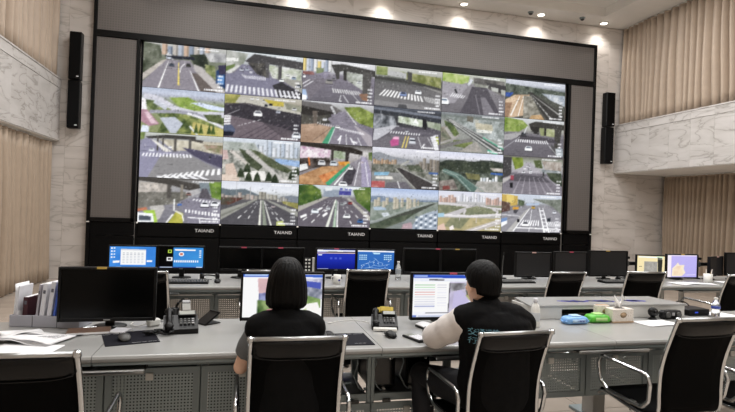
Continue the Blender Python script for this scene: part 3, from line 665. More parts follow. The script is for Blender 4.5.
def cell_3_1():
    p = Pic(20); p.sky((0, 'c8ccd8'), (.2, 'd4d8e0'), (.34, 'a8acac'), (.4, '605e62'), (1, '55535a'))
    p.P('68747c', 0, .17, .12, .2, .3, .17, .48, .3, .48, .42, 0, .42); p.B(['a89c94', 'b8a8a0', '9a948c'], 0, .48, .26, .42, 9); p.B(['a8a498', '9c988c', 'b4b0a4'], .48, .72, .2, .4, 5); p.P('7c8490', .76, .32, .9, .28, 1, .3, 1, .45, .72, .42); p.B(['b0aca4', '98948c'], .72, .86, .32, .44, 4)
    p.T('6c3c34', '585c50', 14, 0, .38, .3, .38, .1, .55, 0, .55); p.T('8c8848', 'a8a058', 12, .78, .42, 1, .46, 1, .6, .8, .48)
    p.P('5a585e', 0, .88, .46, .4, .52, .4, 1, .78, 1, 1, 0, 1); p.P('989890', 0, .68, .42, .41, .46, .41, 0, .9); p.P('808078', 0, .78, .44, .42, .46, .42, 0, .84); p.P('989890', .56, .4, .6, .41, 1, .66, 1, .78)
    p.L('dcdcd0', .015, .51, .42, .5, 1, w1=.03); p.L('8c9484', .02, .53, .42, .57, 1, w1=.05); p.L('e0e0d8', .01, .55, .44, .65, 1, w1=.02)
    for a in ((.46, .45, .18, .92), (.48, .45, .33, .92), (.56, .46, .86, .96), (.55, .46, .78, .96)): p.D('ececec', .003, .014, *a, 5)
    p.L('a8a8a8', .006, .19, .0, .19, .48); p.L('a8a8a8', .006, .37, .12, .37, .4); p.car(.45, .46, .012, 'e8e8e8'); p.car(.67, .55, .025, 'c8b8b8'); p.T('d8e088', 'a8b060', 10, .72, .9, .8, .88, .84, 1, .72, 1)
    return p.stamp().grain(.05)
def cell_3_2():
    p = Pic(21); p.sky((0, 'c4ccd4'), (.2, 'b8c0c4'), (.3, '807c80'), (1, '645e68'))
    p.T('3c5c2c', '78903c', 12, 0, .02, .18, .0, .3, .12, .32, .32, .1, .5, 0, .5); p.T('48682c', '84984c', 12, .74, .1, .86, .02, 1, 0, 1, .62, .8, .36); p.P('8c98a8', .34, .1, .56, .1, .56, .28, .34, .28); p.P('d4d8dc', .36, .06, .46, .04, .46, .12, .36, .14)
    p.P('6c6670', 0, .62, .42, .28, .6, .26, 1, .8, 1, 1, 0, 1); p.P('a8a49c', 0, .54, .36, .28, .42, .28, 0, .66); p.P('b0aca4', .66, .3, .7, .3, 1, .72, 1, .84); p.P('4848a0', .55, .12, .72, .12, .72, .22, .55, .22)
    for x in (.56, .63, .69): p.P('5054b0', x, .06, x + .04, .06, x + .04, .1, x, .1)
    p.L('d8dcd0', .015, .51, .34, .4, 1, w1=.04); p.L('a8c0a8', .015, .52, .36, .5, 1, w1=.04); p.L('ececec', .008, .54, .36, .54, 1, w1=.02)
    for a in ((.44, .36, .02, .92), (.46, .38, .15, .98), (.58, .4, .76, .98), (.6, .4, .96, .96)): p.D('ececec', .003, .016, *a, 6)
    p.L('f0f0f0', .03, .04, .78, .12, .72); p.L('f0f0f0', .03, .34, .74, .4, .66); p.L('e8e8e8', .022, .36, .62, .42, .56); p.L('e8e8e8', .02, .26, .62, .33, .54)
    p.car(.23, .62, .05, 'e0e8f0'); p.car(.67, .72, .048, 'f0f2f4'); p.car(.6, .44, .03, 'a8acb0'); p.car(.71, .4, .03, 'a84848'); p.car(.86, .83, .04, '3c6cb0'); p.car(.41, .55, .03, 'd8dce0'); p.car(.64, .4, .02, 'c8ccd0')
    return p.stamp().grain(.05)
def cell_3_3():
    p = Pic(22); p.sky((0, '9cb0d8'), (.16, 'b8c4dc'), (.28, 'a8b0bc'), (1, '7c8480'))
    p.P('7888a0', 0, .22, .15, .2, .4, .28, 1, .26, 1, .34, 0, .34); p.T('788478', '98a098', 18, 0, .36, 1, .3, 1, .7, 0, .8); p.P('a0b4c8', .04, .48, .2, .46, .24, .54, .06, .56)
    for x, w, a, b in ((.05, .05, .3, .46), (.1, .04, .24, .44), (.17, .05, .32, .48), (.22, .04, .24, .42), (.33, .05, .22, .52), (.38, .03, .26, .5), (.44, .04, .24, .46), (.52, .05, .22, .52), (.57, .03, .26, .48), (.62, .04, .24, .44), (.68, .03, .28, .42)):
        p.P('a8a08c', x, a, x + w, a, x + w, b, x, b); p.P('c0b8a4', x, a, x + w * .5, a, x + w * .5, b, x, b)
    p.P('c4ccd4', .16, .62, .26, .6, .3, .7, .2, .72); p.P('50544c', 0, .92, .5, .58, .92, .34, .96, .34, .6, .66, .2, .95, 0, 1); p.L('98a09c', .02, 0, .86, .5, .54, .9, .33); p.T('4c5848', '6c7460', 14, 0, .9, .4, .7, .66, .6, .5, .8, .2, 1, 0, 1)
    p.P('b0949c', .48, .88, .6, .82, .64, .98, .46, 1); p.P('9ca8b8', .62, .9, .72, .66, .88, .55, 1, .5, 1, 1, .62, 1)
    for i in range(5):
        for j in range(5): p.P('dce4ec' if (i + j) % 2 else '58687c', .66 + .07 * i, .68 + .07 * j - .02 * i, .7 + .07 * i, .67 + .07 * j - .02 * i, .7 + .07 * i, .71 + .07 * j - .02 * i, .66 + .07 * i, .72 + .07 * j - .02 * i)
    return p.grain(.07)
def cell_3_4():
    p = Pic(23); p.sky((0, 'c4c8dc'), (.16, 'd0d0dc'), (.3, 'a8a8a8'), (1, '98948c'))
    p.B(['c09484', 'd0a894', 'b08878'], .02, .28, .08, .3, 6); p.B(['c89884', 'b08c80', 'd8b0a0'], .74, 1, .12, .32, 6); p.B(['e0e0e8', 'b8bcc8', 'd4d8e0'], .3, .74, .02, .26, 10)
    p.T('606848', '8c8c64', 16, 0, .36, 1, .34, 1, .62, 0, .62); p.L('c8c4c8', .03, 0, .32, 1, .42, w1=.03); p.P('b0acb0', .1, .6, .5, .36, .56, .36, .3, .62); p.L('c0bcbe', .03, .4, .58, .44, .42, .7, .36, .94, .48, .9, .6); p.T('5c6848', '7c8058', 14, .42, .44, .6, .36, .84, .42, .9, .55, .5, .58)
    p.P('8cbcd8', 0, .58, .1, .56, .1, .66, 0, .68); p.L('d4d0d4', .035, .1, .62, .5, .63, 1, .56); p.T('98905c', 'b8a468', 12, 0, .68, 1, .66, 1, 1, 0, 1); p.T('5c6440', '84845c', 16, .2, .68, .5, .68, .36, .95, .1, .9); p.P('b4aca8', .4, 1, 1, .66, 1, .8, .6, 1); p.L('dcd8d8', .012, .5, 1, 1, .7)
    p.P('d8b09c', .0, .9, .1, .82, .14, 1, 0, 1); p.P('e8dcd8', .18, .92, .24, .86, .26, .96, .2, 1); p.L('b8b0ac', .01, .6, .64, .6, .8); p.L('b8b0ac', .01, .34, .64, .34, .74)
    return p.stamp().final(.18, 'd8d4d4')
def cell_3_5():
    p = Pic(24); p.sky((0, 'c0c8d8'), (.2, 'b8c0cc'), (.3, '848288'), (1, '706e76'))
    p.P('c8a850', 0, .02, .26, .06, .26, .3, 0, .36); p.P('e0c468', .08, .02, .2, .04, .2, .24, .08, .26); p.T('5c3c3c', '705c50', 12, 0, .2, .14, .24, .14, .44, 0, .5); p.T('687858', '505c48', 14, .26, .14, .38, .18, .36, .32, .28, .3); p.T('6c7468', '90948c', 16, .5, .12, .8, .12, 1, .1, 1, .5, .84, .3)
    p.P('908e96', 0, .56, .36, .3, .74, .28, 1, .5, 1, 1, 0, 1); p.P('b0aeac', .08, 1, .4, .42, .46, .36, .48, .36, .18, 1); p.L('e8e8ec', .01, .46, .38, .2, .98, w1=.02); p.L('e4e4e8', .01, .5, .38, .46, .98); p.L('ececf0', .012, .62, .34, .72, 1, w1=.03); p.L('ececf0', .012, .68, .34, .8, 1, w1=.025)
    for i in range(6): p.L('ececf0', .012, .62 + .015 * i, .42 + .1 * i, .7 + .018 * i, .42 + .1 * i)
    p.X('ececf0', 8, .36, .68, .64, .68, .64, .82, .3, .82); p.X('f0f0f4', 8, .74, .7, 1, .7, 1, .84, .8, .84); p.L('f0f0f4', .016, .24, .88, 1, .9); p.L('e4e4e8', .01, 0, .55, .3, .58)
    p.car(.4, .78, .06, 'f0f0f6'); p.P('6c8cc0', 0, .66, .1, .62, .1, .72, 0, .82); p.P('e8ecf4', 0, .76, .1, .7, .1, .78, 0, .88); p.car(.52, .34, .03, 'd8a840'); p.P('d89830', .18, .34, .28, .34, .28, .4, .18, .42); p.P('505058', .2, .42, .28, .42, .24, .52, .2, .5)
    p.P('2c2c34', .26, .66, .3, .66, .3, .74, .26, .74); p.P('3c4048', .76, .62, .82, .6, .82, .7, .76, .7); p.car(.88, .45, .03, 'd8dce4'); p.P('a8b8d0', .4, .24, .62, .22, .62, .28, .4, .3)
    return p.stamp().grain(.05)
CELLS = [[globals()['cell_%d_%d' % (r, c)] for c in range(6)] for r in range(4)]
CELL_WORDS = [
    ['display showing a two way road with yellow centre line', 'display showing a crossing beside a dark flyover', 'display showing a lane arrow junction under a flyover', 'display showing a zebra crossing with two cars', 'display showing an empty dark road with parked white van', 'display showing a motorway beside brown roofs'],
    ['display showing a green interchange with pink roof', 'display showing one white car on dark junction', 'display showing turn arrows beside a green fence', 'display showing a pink car under a bridge', 'display showing a diagonal elevated road', 'display showing a white car before a zebra crossing'],
    ['display showing a flyover on columns over a wide crossing', 'display showing tree lined avenues from above', 'display showing orange building site behind green fence', 'display showing towers beside a dark highway', 'display showing dark hills above white blocks', 'display showing a wide road with red scooter'],
    ['display showing a white and green truck by traffic island', 'display showing an almost empty highway towards towers', 'display showing a busy highway with blue sign gantry', 'display showing beige towers under blue sky', 'display showing a pale cloverleaf interchange', 'display showing a yellow building and a big crossing']]

def pic_desktop_window():
    p = Pic(31); p.sky((0, '2f86e8'), (1, '1f6cd8')); p.T('2c80e4', '3a90f0', 5, 0, 0, 1, 0, 1, 1, 0, 1)
    for j in range(4):
        p.P('e8f0ff', .03, .06 + .14 * j, .07, .06 + .14 * j, .07, .13 + .14 * j, .03, .13 + .14 * j); p.P('f4f4f4', .09, .06 + .14 * j, .12, .06 + .14 * j, .12, .12 + .14 * j, .09, .12 + .14 * j)
    p.P('f2f4f8', .08, .68, .22, .66, .22, .76, .08, .78); p.P('f2f4f8', .8, .64, .92, .64, .92, .72, .8, .72); p.P('e8ecf2', .24, .12, .78, .14, .78, .86, .24, .86); p.P('c8ccd4', .24, .12, .78, .14, .78, .2, .24, .18)
    for j in range(7):
        for i in range(6): p.P('9aa0ac', .28 + .08 * i, .3 + .075 * j, .33 + .08 * i, .3 + .075 * j, .33 + .08 * i, .32 + .075 * j, .28 + .08 * i, .32 + .075 * j)
    p.P('1c50a8', 0, .95, 1, .95, 1, 1, 0, 1); p.P('c8d8f0', .14, .955, .26, .955, .26, .99, .14, .99)
    return p
def pic_split_blue():
    p = Pic(32); p.sky((0, '04040a'), (1, '06061a')); p.P('2688e0', .32, .04, 1, .04, 1, .95, .32, .95); p.T('3090e4', '2a84dc', 5, .32, .1, 1, .1, 1, .95, .32, .95)
    p.P('b8dc3c', .2, .14, .28, .14, .28, .3, .2, .3); p.P('101418', .22, .18, .26, .18, .26, .26, .22, .26); p.P('e4e4e4', .17, .5, .3, .5, .3, .68, .17, .68); p.P('303038', .2, .54, .27, .54, .27, .62, .2, .62)
    p.P('e8f4ff', .35, .11, .82, .12, .82, .19, .35, .18)
    for i in range(12): p.P('e8f4ff', .34 + .047 * i, .64, .37 + .047 * i, .64, .37 + .047 * i, .74, .34 + .047 * i, .74)
    a = [(.5 + .06 * math.cos(t * .524), .35 + .1 * math.sin(t * .524)) for t in range(12)]
    p.P('f4f4f4', *[q for b in a for q in b]); p.P('d86850', .47, .3, .53, .3, .53, .4, .47, .4)
    for j in range(4): p.P('dcecff', .9, .16 + .1 * j, .95, .16 + .1 * j, .95, .21 + .1 * j, .9, .21 + .1 * j)
    p.P('2848a0', 0, .95, 1, .95, 1, 1, 0, 1); p.P('c8d4e8', .03, .955, .3, .955, .3, .99, .03, .99); p.P('d8dce8', .84, .955, .98, .955, .98, .99, .84, .99)
    return p
def pic_blue_page():
    p = Pic(33); p.sky((0, '2038c8'), (.5, '1c30c4'), (1, '0c1c90')); n = p.noise(3)
    p.P('e4e8f0', 0, .02, 1, .04, 1, .1, 0, .12); p.P('3c3c50', .3, .1, 1, .12, 1, .16, .2, .16); p.P('d8b8a0', 0, .17, 1, .16, 1, .2, 0, .21); p.P('e8eef8', .03, .25, .13, .25, .13, .31, .03, .31)
    for i in range(3): p.P('4458d8', .34 + .12 * i, .4, .4 + .12 * i, .4, .4 + .12 * i, .5, .34 + .12 * i, .5)
    p.P('c0c8e0', .02, .97, .3, .97, .3, 1, .02, 1)
    return p
def pic_network_map():
    p = Pic(34); p.sky((0, '2a70cc'), (1, '2868c4')); p.P('e8ecf4', 0, 0, 1, .03, 1, .1, 0, .08); p.P('a8d8f0', .4, .12, .62, .13, .6, .2, .44, .2)
    for x0 in (.05, .72):
        for j in range(3):
            for i in range(4): p.P('a8d4e8', x0 + .055 * i, .24 + .1 * j, x0 + .04 + .055 * i, .24 + .1 * j, x0 + .04 + .055 * i, .3 + .1 * j, x0 + .055 * i, .3 + .1 * j)
    L = p.L
    for a in ((.1, .8, .3, .66, .42, .6, .5, .46, .56, .6, .7, .68), (.42, .6, .46, .78, .6, .84, .88, .72), (.3, .66, .34, .9, .46, .78), (.56, .6, .6, .84), (.5, .46, .44, .4), (.2, .95, .34, .9, .6, .96, .86, .94)): L('a8d0f4', .008, *a)
    for i in range(14): x, y = .1 + .8 * p.rng.rand(), .5 + .45 * p.rng.rand(); p.P('e0f0ff', x, y, x + .02, y, x + .02, y + .03, x, y + .03)
    return p
def pic_street_view():
    p = Pic(35); p.sky((0, 'f0f0f6'), (1, 'e8e8f0')); p.P('eeeefc', 0, .08, .18, .08, .18, 1, 0, 1); p.P('2c60d8', 0, 0, 1, .02, 1, .08, 0, .07); p.P('b8d0f8', .02, .015, .3, .02, .3, .05, .02, .045)
    p.T('d8b0b0', 'c8a0a8', 6, .18, .1, .45, .1, .45, .5, .2, .5); p.T('d8d8e8', '9090b0', 16, .4, .1, 1, .1, 1, .4, .4, .4); p.T('4c4c80', '9098c8', 12, .2, .45, .35, .42, .35, .7, .2, .7); p.T('3c5c2c', '90a868', 14, .18, .6, .4, .62, .45, 1, .18, 1); p.T('b0b0c0', '747498', 14, .36, .4, .66, .4, .7, .9, .4, .9)
    p.T('8cac60', '5c7c44', 14, .68, .4, .98, .42, .98, .8, .74, .7); p.P('4858c0', .76, .16, .98, .2, .98, .36, .76, .3); p.T('60687c', 'c0c0d0', 14, .8, .3, 1, .36, 1, .6, .8, .5); p.P('e8e4e0', .8, .7, .94, .66, 1, .95, .7, .98); p.P('c87888', .3, .82, .38, .8, .4, .92, .3, .95); p.P('c8d8a0', .68, .9, .8, .8, .82, .98, .7, 1)
    return p
def pic_form_map():
    p = Pic(36); p.sky((0, 'e8e8f0'), (1, 'e0e0ec')); p.P('2450d0', 0, 0, 1, .02, 1, .1, 0, .08); p.P('a8c0f0', .02, .03, .2, .03, .2, .06, .02, .06); p.P('d8dce8', 0, .08, 1, .1, 1, .18, 0, .16); p.P('504c50', .22, .11, .42, .12, .42, .15, .22, .14)
    p.T('c8c0d8', 'a8a0c0', 8, .5, .18, 1, .18, 1, .9, .5, .9); p.T('605c60', 'b0b0b8', 14, .5, .2, .7, .2, .72, .34, .52, .4); p.T('787c90', 'd0d4dc', 14, .7, .2, .96, .22, .96, .34, .72, .3); p.T('3c3c40', '8c9058', 14, .72, .36, .96, .36, .98, .5, .74, .5); p.T('c0b878', '98a060', 12, .72, .48, .98, .5, .98, .66, .76, .6); p.P('b8b0d8', .56, .42, .66, .36, .8, .66, .94, .88, .54, .9); p.P('e8e4ec', .76, .62, .94, .7, .98, .88, .84, .8)
    p.P('f6f6fa', .01, .17, .5, .18, .5, .86, .01, .86); p.L('403c48', .012, .5, .2, .49, .88); p.L('403c48', .012, .18, .9, .5, .9)
    for j, c in enumerate(('8cc88c', 'a8dca8', 'c8c8d0', 'd88888', 'e0a8a8', 'c0c0cc', 'd0d0d8', 'c8c8d4', 'c8c8d4', '9098c8', 'd0d0d8')): p.P(c, .03, .24 + .055 * j, .3, .24 + .055 * j, .3, .26 + .055 * j, .03, .26 + .055 * j)
    for j in range(9): p.P('c4c4d0', .33, .24 + .06 * j, .46, .24 + .06 * j, .46, .255 + .06 * j, .33, .255 + .06 * j)
    p.P('3c60c8', 0, .95, .06, .95, .06, .99, 0, .99); p.P('b8c0d8', .08, .95, 1, .95, 1, 1, .08, 1)
    return p
def pic_yellow_page():
    p = Pic(37); p.sky((0, 'f0dca0'), (1, 'ecd8a4')); p.P('e0ece8', .06, .04, .94, .04, .94, .12, .06, .1); p.P('c8ecc8', .7, .02, .92, .03, .92, .1, .72, .1); p.P('a8a49c', .26, .3, .74, .3, .74, .86, .26, .86); p.T('b0aca4', '98948c', 16, .28, .34, .72, .34, .72, .84, .28, .84); p.P('3c3c38', .74, .06, .92, .2, .9, .86, .76, .86); p.P('6c6c64', .76, .08, .9, .1, .9, .2, .76, .2); p.P('8c8468', .08, .56, .18, .56, .18, .59, .08, .59)
    return p
def pic_lilac_map():
    p = Pic(38); p.sky((0, 'b4a8f0'), (1, 'aca4ec')); p.P('f0dce8', 0, 0, .14, 0, .14, 1, 0, 1); p.P('dcd0f4', .14, 0, 1, 0, 1, .06, .14, .06)
    p.P('f0dcc0', .16, .95, .18, .6, .3, .44, .36, .34, .42, .46, .58, .44, .56, .62, .62, .8, .5, .95); p.T('f0dcb8', 'e8c8a8', 10, .2, .9, .22, .62, .34, .5, .5, .5, .54, .9)
    p.P('c8c0f4', .6, .88, .98, .86, .98, .9, .6, .92)
    return p

# ------------------------------------------------------------------ the hall
YB, XL, XR, XRW = 11.0, -3.232, 8.80, 10.37     # screen wall, left balcony face, right balcony face, right wall
Y0 = -2.6
def struct(name, mb, mat, parent=None):
    o = mb.build(name, mat, parent)
    if parent is None: o['kind'] = 'structure'
    return o
M_tile = None
def tile_mat():
    m, t, b = nt('floor_tile_polished')
    oi = t.nodes.new('ShaderNodeObjectInfo'); tc = t.nodes.new('ShaderNodeTexCoord')
    n = t.nodes.new('ShaderNodeTexNoise'); n.inputs['Scale'].default_value = 2.5; n.inputs['Detail'].default_value = 6
    ad = t.nodes.new('ShaderNodeVectorMath'); ad.operation = 'ADD'
    cx = t.nodes.new('ShaderNodeCombineXYZ'); q = mathn(t, 'MULTIPLY', oi.outputs['Random'], 50.0)
    t.links.new(q, cx.inputs[0]); t.links.new(q, cx.inputs[1])
    t.links.new(tc.outputs['Object'], ad.inputs[0]); t.links.new(cx.outputs[0], ad.inputs[1]); t.links.new(ad.outputs[0], n.inputs['Vector'])
    r = t.nodes.new('ShaderNodeValToRGB'); r.color_ramp.elements[0].position = .3; r.color_ramp.elements[1].position = .7
    r.color_ramp.elements[0].color = hx('a89c90') + (1,); r.color_ramp.elements[1].color = hx('bdb1a5') + (1,)
    t.links.new(n.outputs['Fac'], r.inputs[0]); t.links.new(r.outputs[0], b.inputs['Base Color'])
    b.inputs['Roughness'].default_value = 0.14
    return m
M_tile = tile_mat()
fl = struct('floor', MB().box((3.6, 4.3, -0.06), (14.6, 14.2, 0.104)), M_joint)
TS = 0.9
tile_me = MB().box((0, 0, 0), (TS - 0.006, TS - 0.006, 0.016), 0.002).mesh('tile', M_tile)
for i in range(16):
    for j in range(16):
        x = -3.6 + TS / 2 + i * TS; y = -2.7 + TS / 2 + j * TS
        inst('tile', tile_me, fl, (x, y, -0.008))

# screen wall: marble slabs over a backing
wb = struct('wall_back', MB().box((3.6, YB + 0.10, 3.1), (14.6, 0.16, 6.2)), M_joint)
PX, PZ = 0.90, 0.62
slab_cache = {}
def slab_me(w, h, axis, mat):
    k = (round(w, 3), round(h, 3), axis, mat.name)
    if k not in slab_cache:
        d = (w - 0.003, 0.03, h - 0.003) if axis == 'y' else (0.03, w - 0.003, h - 0.003)
        slab_cache[k] = MB().box((0, 0, 0), d, 0.0012).mesh('marble_slab', mat)
    return slab_cache[k]
x = 10.37
while x > -3.5:
    z = 0.0
    w = min(PX, x + 3.55)
    while z < 6.04:
        h = min(PZ, 6.045 - z)
        cxs, czs = x - w / 2, z + h / 2
        hidden = (cxs + w / 2 < 8.1 and cxs - w / 2 > -2.5 and czs + h / 2 < 5.5)
        if not hidden and h > .1 and w > .1: inst('marble_slab', slab_me(w, h, 'y', M_marble), wb, (cxs, YB + 0.005, czs))
        z += PZ
    x -= PX

# side walls behind the curtains, wall behind the viewer
struct('wall_left', MB().box((-3.72, 4.3, 3.05), (0.16, 14.2, 6.1)), M_plain)
struct('wall_right', MB().box((XRW + 0.2, 4.3, 3.05), (0.16, 14.2, 6.1)), M_plain)
struct('wall_front', MB().box((3.4, Y0 - 0.1, 3.05), (14.4, 0.16, 6.1)), M_plain)

# balcony parapets, left and right: marble coping, slabs and bottom band over a solid core, with slab floor behind
def parapet(name, xf, sgn, xwall):
    """sgn +1: faces +X (left balcony); -1: faces -X (right balcony)"""
    ylen = YB - Y0; yc = (YB + Y0) / 2 - 0.02
    core = struct(name, MB().box((xf - sgn * 0.14, yc, 3.13), (0.22, ylen - .04, 1.10)).box(((xf - sgn * .25 + xwall) / 2, yc, 2.66), (abs(xf - sgn * .25 - xwall), ylen - .04, 0.16)), M_plaster if False else M_joint)
    y = YB - 0.02; k = 0
    while y > 1.0:
        w = 0.55
        for zc, h in ((3.615, 0.165), (3.125, 0.815), (2.643, 0.149)):
            inst('marble_slab', slab_me(w, h, 'x', M_marble2), core, (xf - sgn * 0.015 + (sgn * .008 if h < .5 else 0), y - w / 2, zc))
        y -= w
    y2 = y
    inst('coping', MB().box((0, 0, 0), (0.30, ylen - .06, 0.03), 0.004).mesh('coping', M_marble2), core, (xf - sgn * 0.13, yc, 3.705))
    return core
parapet('wall_left_balcony', XL, 1, -3.64)
parapet('wall_right_balcony', XR, -1, XRW + .12)
# painted underside of the right balcony
struct('trim_1', MB().box(((XR + XRW) / 2 + .05, (YB + Y0) / 2 - .03, 2.563), (XRW - XR + .08, YB - Y0 - .06, 0.012)), M_plaster)
struct('trim_2', MB().box((XL - .2, (YB + Y0) / 2 - .03, 2.563), (.38, YB - Y0 - .06, 0.012)), M_plaster)

# ceiling with a shallow raised field
cl = MB()
xa, xb, ya, yb = -2.4, 7.95, -2.0, 10.36
for (x0, x1, y0, y1) in ((-3.8, xa, Y0 - .2, YB + .2), (xb, 10.6, Y0 - .2, YB + .2), (xa, xb, yb, YB + .2), (xa, xb, Y0 - .2, ya)):
    cl.box(((x0 + x1) / 2, (y0 + y1) / 2, CEIL + .15), (x1 - x0, y1 - y0, 0.30))
cl.box(((xa + xb) / 2, (ya + yb) / 2, CEIL + .24), (xb - xa, yb - ya, 0.12))
ceil_o = struct('ceiling', cl, M_plaster)
M_diff = emat('added_panel_glow', 'fff9f2', 2.5)  # unseen glowing panels, added as casings for the area lamps
pan = MB().box((0, 0, .105), (1.26, .66, .15), .004).mesh('added_light_panel', M_white); dif = MB().box((0, 0, .028), (1.20, .60, .006)).mesh('added_diffuser', M_diff)
for lx in (-0.9, 1.7, 4.3, 6.7):
    for ly in (-0.8, 2.4, 5.4, 8.3):
        p_ = inst('added_light_panel', pan, ceil_o, (lx, ly, CEIL)); inst('added_diffuser', dif, p_)
tr = MB()
t_ = 0.02
for (x0, x1, y0, y1) in ((xa, xb, yb, yb + .06), (xa, xb, ya - .06, ya), (xa - .06, xa, ya - .06, yb + .06), (xb, xb + .06, ya - .06, yb + .06)):
    tr.box(((x0 + x1) / 2, (y0 + y1) / 2, CEIL - .008), (x1 - x0, y1 - y0, t_), .004)
struct('trim_3', tr, M_plaster)

# downlights and smoke heads
M_lamp = emat('lamp_lens', 'fff4e2', 9.0)
dl = None
pos_words = {4: 'recessed downlight over the left part of the screen wall'}
for k, (lx, ly) in enumerate(DOWN):
    if k < 3: 
        pass
    lab = {0: 'round recessed downlight furthest towards the left curtains', 1: 'round recessed downlight second from the left curtains', 2: 'round recessed downlight third from the left curtains', 3: 'round recessed downlight at the top edge of the photo', 4: 'round recessed downlight above the clear middle of the grey panel', 5: 'round recessed downlight between the two smoke heads', 6: 'round recessed downlight nearest the right balcony curtain'}[k]
    if dl is None:
        dl = thing('ceiling_downlight', lab, 'ceiling light', (lx, ly, CEIL), 0, 'downlights along the screen wall')
        MB().lathe([(.10, -.012), (.115, -.006), (.115, .0), (.085, .0), (.085, -.010)], 18).build('trim_ring', M_white, dl)
        MB().lathe([(.082, -.008), (.06, -.018), (.02, -.022)], 16).build('lens', M_lamp, dl)
        o = dl
    else:
        o = copy_tree(dl); o.location = (lx, ly, CEIL); o['label'] = lab
sd = None
for lx, ly, lab in ((6.277, 10.70, 'small grey smoke head left of the middle downlight'), (7.55, 10.62, 'small grey smoke head nearest the right balcony curtain')):
    if sd is None:
        sd = thing('smoke_detector', lab, 'smoke detector', (lx, ly, CEIL), 0, 'smoke heads in the ceiling')
        MB().lathe([(.065, 0), (.065, -.02), (.05, -.032)], 14).build('base', M_steel, sd)
        MB().lathe([(.04, -.032), (.045, -.05), (.02, -.07)], 12).build('sensor_head', M_dksteel, sd)
    else:
        o = copy_tree(sd); o.location = (lx, ly, CEIL); o['label'] = lab

# curtains
M_curt = pmat('curtain_beige', 'a4927f', 0.55, var=0.04, scale=8, bump=0.05, sheen=0.1)
M_curt_up = pmat('curtain_beige_upper', 'ac9a88', 0.55, var=0.04, scale=8, bump=0.05, sheen=0.25)
def curtain(name, label, xpos, ya_, yb_, z0, z1, sgn, pitch, amp, mat, seed):
    rng = random.Random(seed)
    t = thing(name, label, 'curtain', (xpos, (ya_ + yb_) / 2, z0), 0, 'long pleated curtains')
    L = yb_ - ya_; n = int(L / 0.02)
    xs = []; ph = 0.0; cur = pitch; 
    phs = [0.0]; amps = [1.0]
    a = 1.0; p = pitch
    for i in range(n):
        if i % 9 == 0: p = pitch * rng.uniform(.6, 1.5); a = rng.uniform(.65, 1.15)
        phs.append(phs[-1] + 2 * math.pi * (L / n) / p); amps.append(a)
    # ease the amplitudes
    am2 = [sum(amps[max(0, i - 4):i + 5]) / len(amps[max(0, i - 4):i + 5]) for i in range(len(amps))]
    wob = [rng.uniform(0, 6.28) for _ in range(4)]
    def fn(u, v):
        i = min(n, int(round(u * n)))
        w = math.sin(phs[i] + .35 * math.sin(3 * v + wob[0] + i * .013))
        w = 2 * abs(math.sin(phs[i] / 2 + .18 * math.sin(3 * v + wob[0] + i * .013))) ** .7 - 1.2
        d = amp * am2[i] * w * (1 - .35 * v * v) + .012 * math.sin(i * .11 + 5 * v + wob[1])
        return (sgn * d, -L / 2 + u * L + .015 * math.sin(2.2 * v + i * .05), v * (z1 - z0))
    MB().grid(fn, n, 10, thick=(-sgn * .012, 0, 0)).build('drape', mat, t)
    MB().grid(lambda u, v: (fn(u, 1 - v * .03)[0] * .8 + sgn * .012, fn(u, 1)[1], (1 - .012 * v) * (z1 - z0)), n, 1, thick=(-sgn * .006, 0, 0)).build('heading_tape', mat, t)
    MB().box((0, 0, z1 - z0 + .012), (.05, L, .024), .004).build('curtain_track', M_white, t)
    return t
curtain('curtain', 'beige pleated curtain above the right marble balcony front', XR + .15, 1.0, YB - .1, 3.735, CEIL - .03, -1, .155, .13, M_curt_up, 1)
curtain('curtain', 'beige floor length curtain under the right balcony', XRW - .17, 1.0, YB - .16, .012, 2.53, -1, .155, .12, M_curt, 2)
curtain('curtain', 'beige pleated curtain above the left marble balcony front', XL - .14, 0.5, YB - .1, 3.735, CEIL - .03, 1, .22, .14, M_curt_up, 3)
curtain('curtain', 'beige floor length curtain under the left balcony', XL - .14, 0.5, YB - .12, .012, 2.53, 1, .22, .14, M_curt, 4)

# ------------------------------------------------------------------ video wall and its cladding
_q = 10.926 / 11.0     # the cubes stand a little in front of the marble
X0, X1, ZB, ZT = -1.825 * _q, 7.423 * _q, 1.5 - .406 * _q, 1.5 + 3.082 * _q
CW, CH = (X1 - X0) / 6, (ZT - ZB) / 4
vw = thing('video_wall', 'large six by four video wall showing traffic camera pictures', 'video wall', (X0, 10.86, 0.0))
names = ['one', 'two', 'three', 'four', 'five', 'six']
for r in range(4):
    for c in range(6):
        img = CELLS[r][c]()
        if not isinstance(img, np.ndarray): img = img.final(.0, 'd0d0d8')
        zc = ZT - (r + 1) * CH; xc = (c + .5) * CW
        cube = MB().box((xc, .20, zc + CH / 2), (CW - .002, .26, CH - .002), .002).build('display_cube', M_baseblk, vw)
        s = bpy.data.objects.new('display_face', picture_mesh('display_face', img, CW - .006, CH - .006, M_wallscreen))
        COL.objects.link(s); s.parent = cube; s.location = (xc, .066, zc + .003)
        cube['label'] = CELL_WORDS[r][c]
for c in range(7):
    MB().box((c * CW, .055, ZB - .012), (.035, .02, .028), .003).build('corner_clip', M_white, vw)
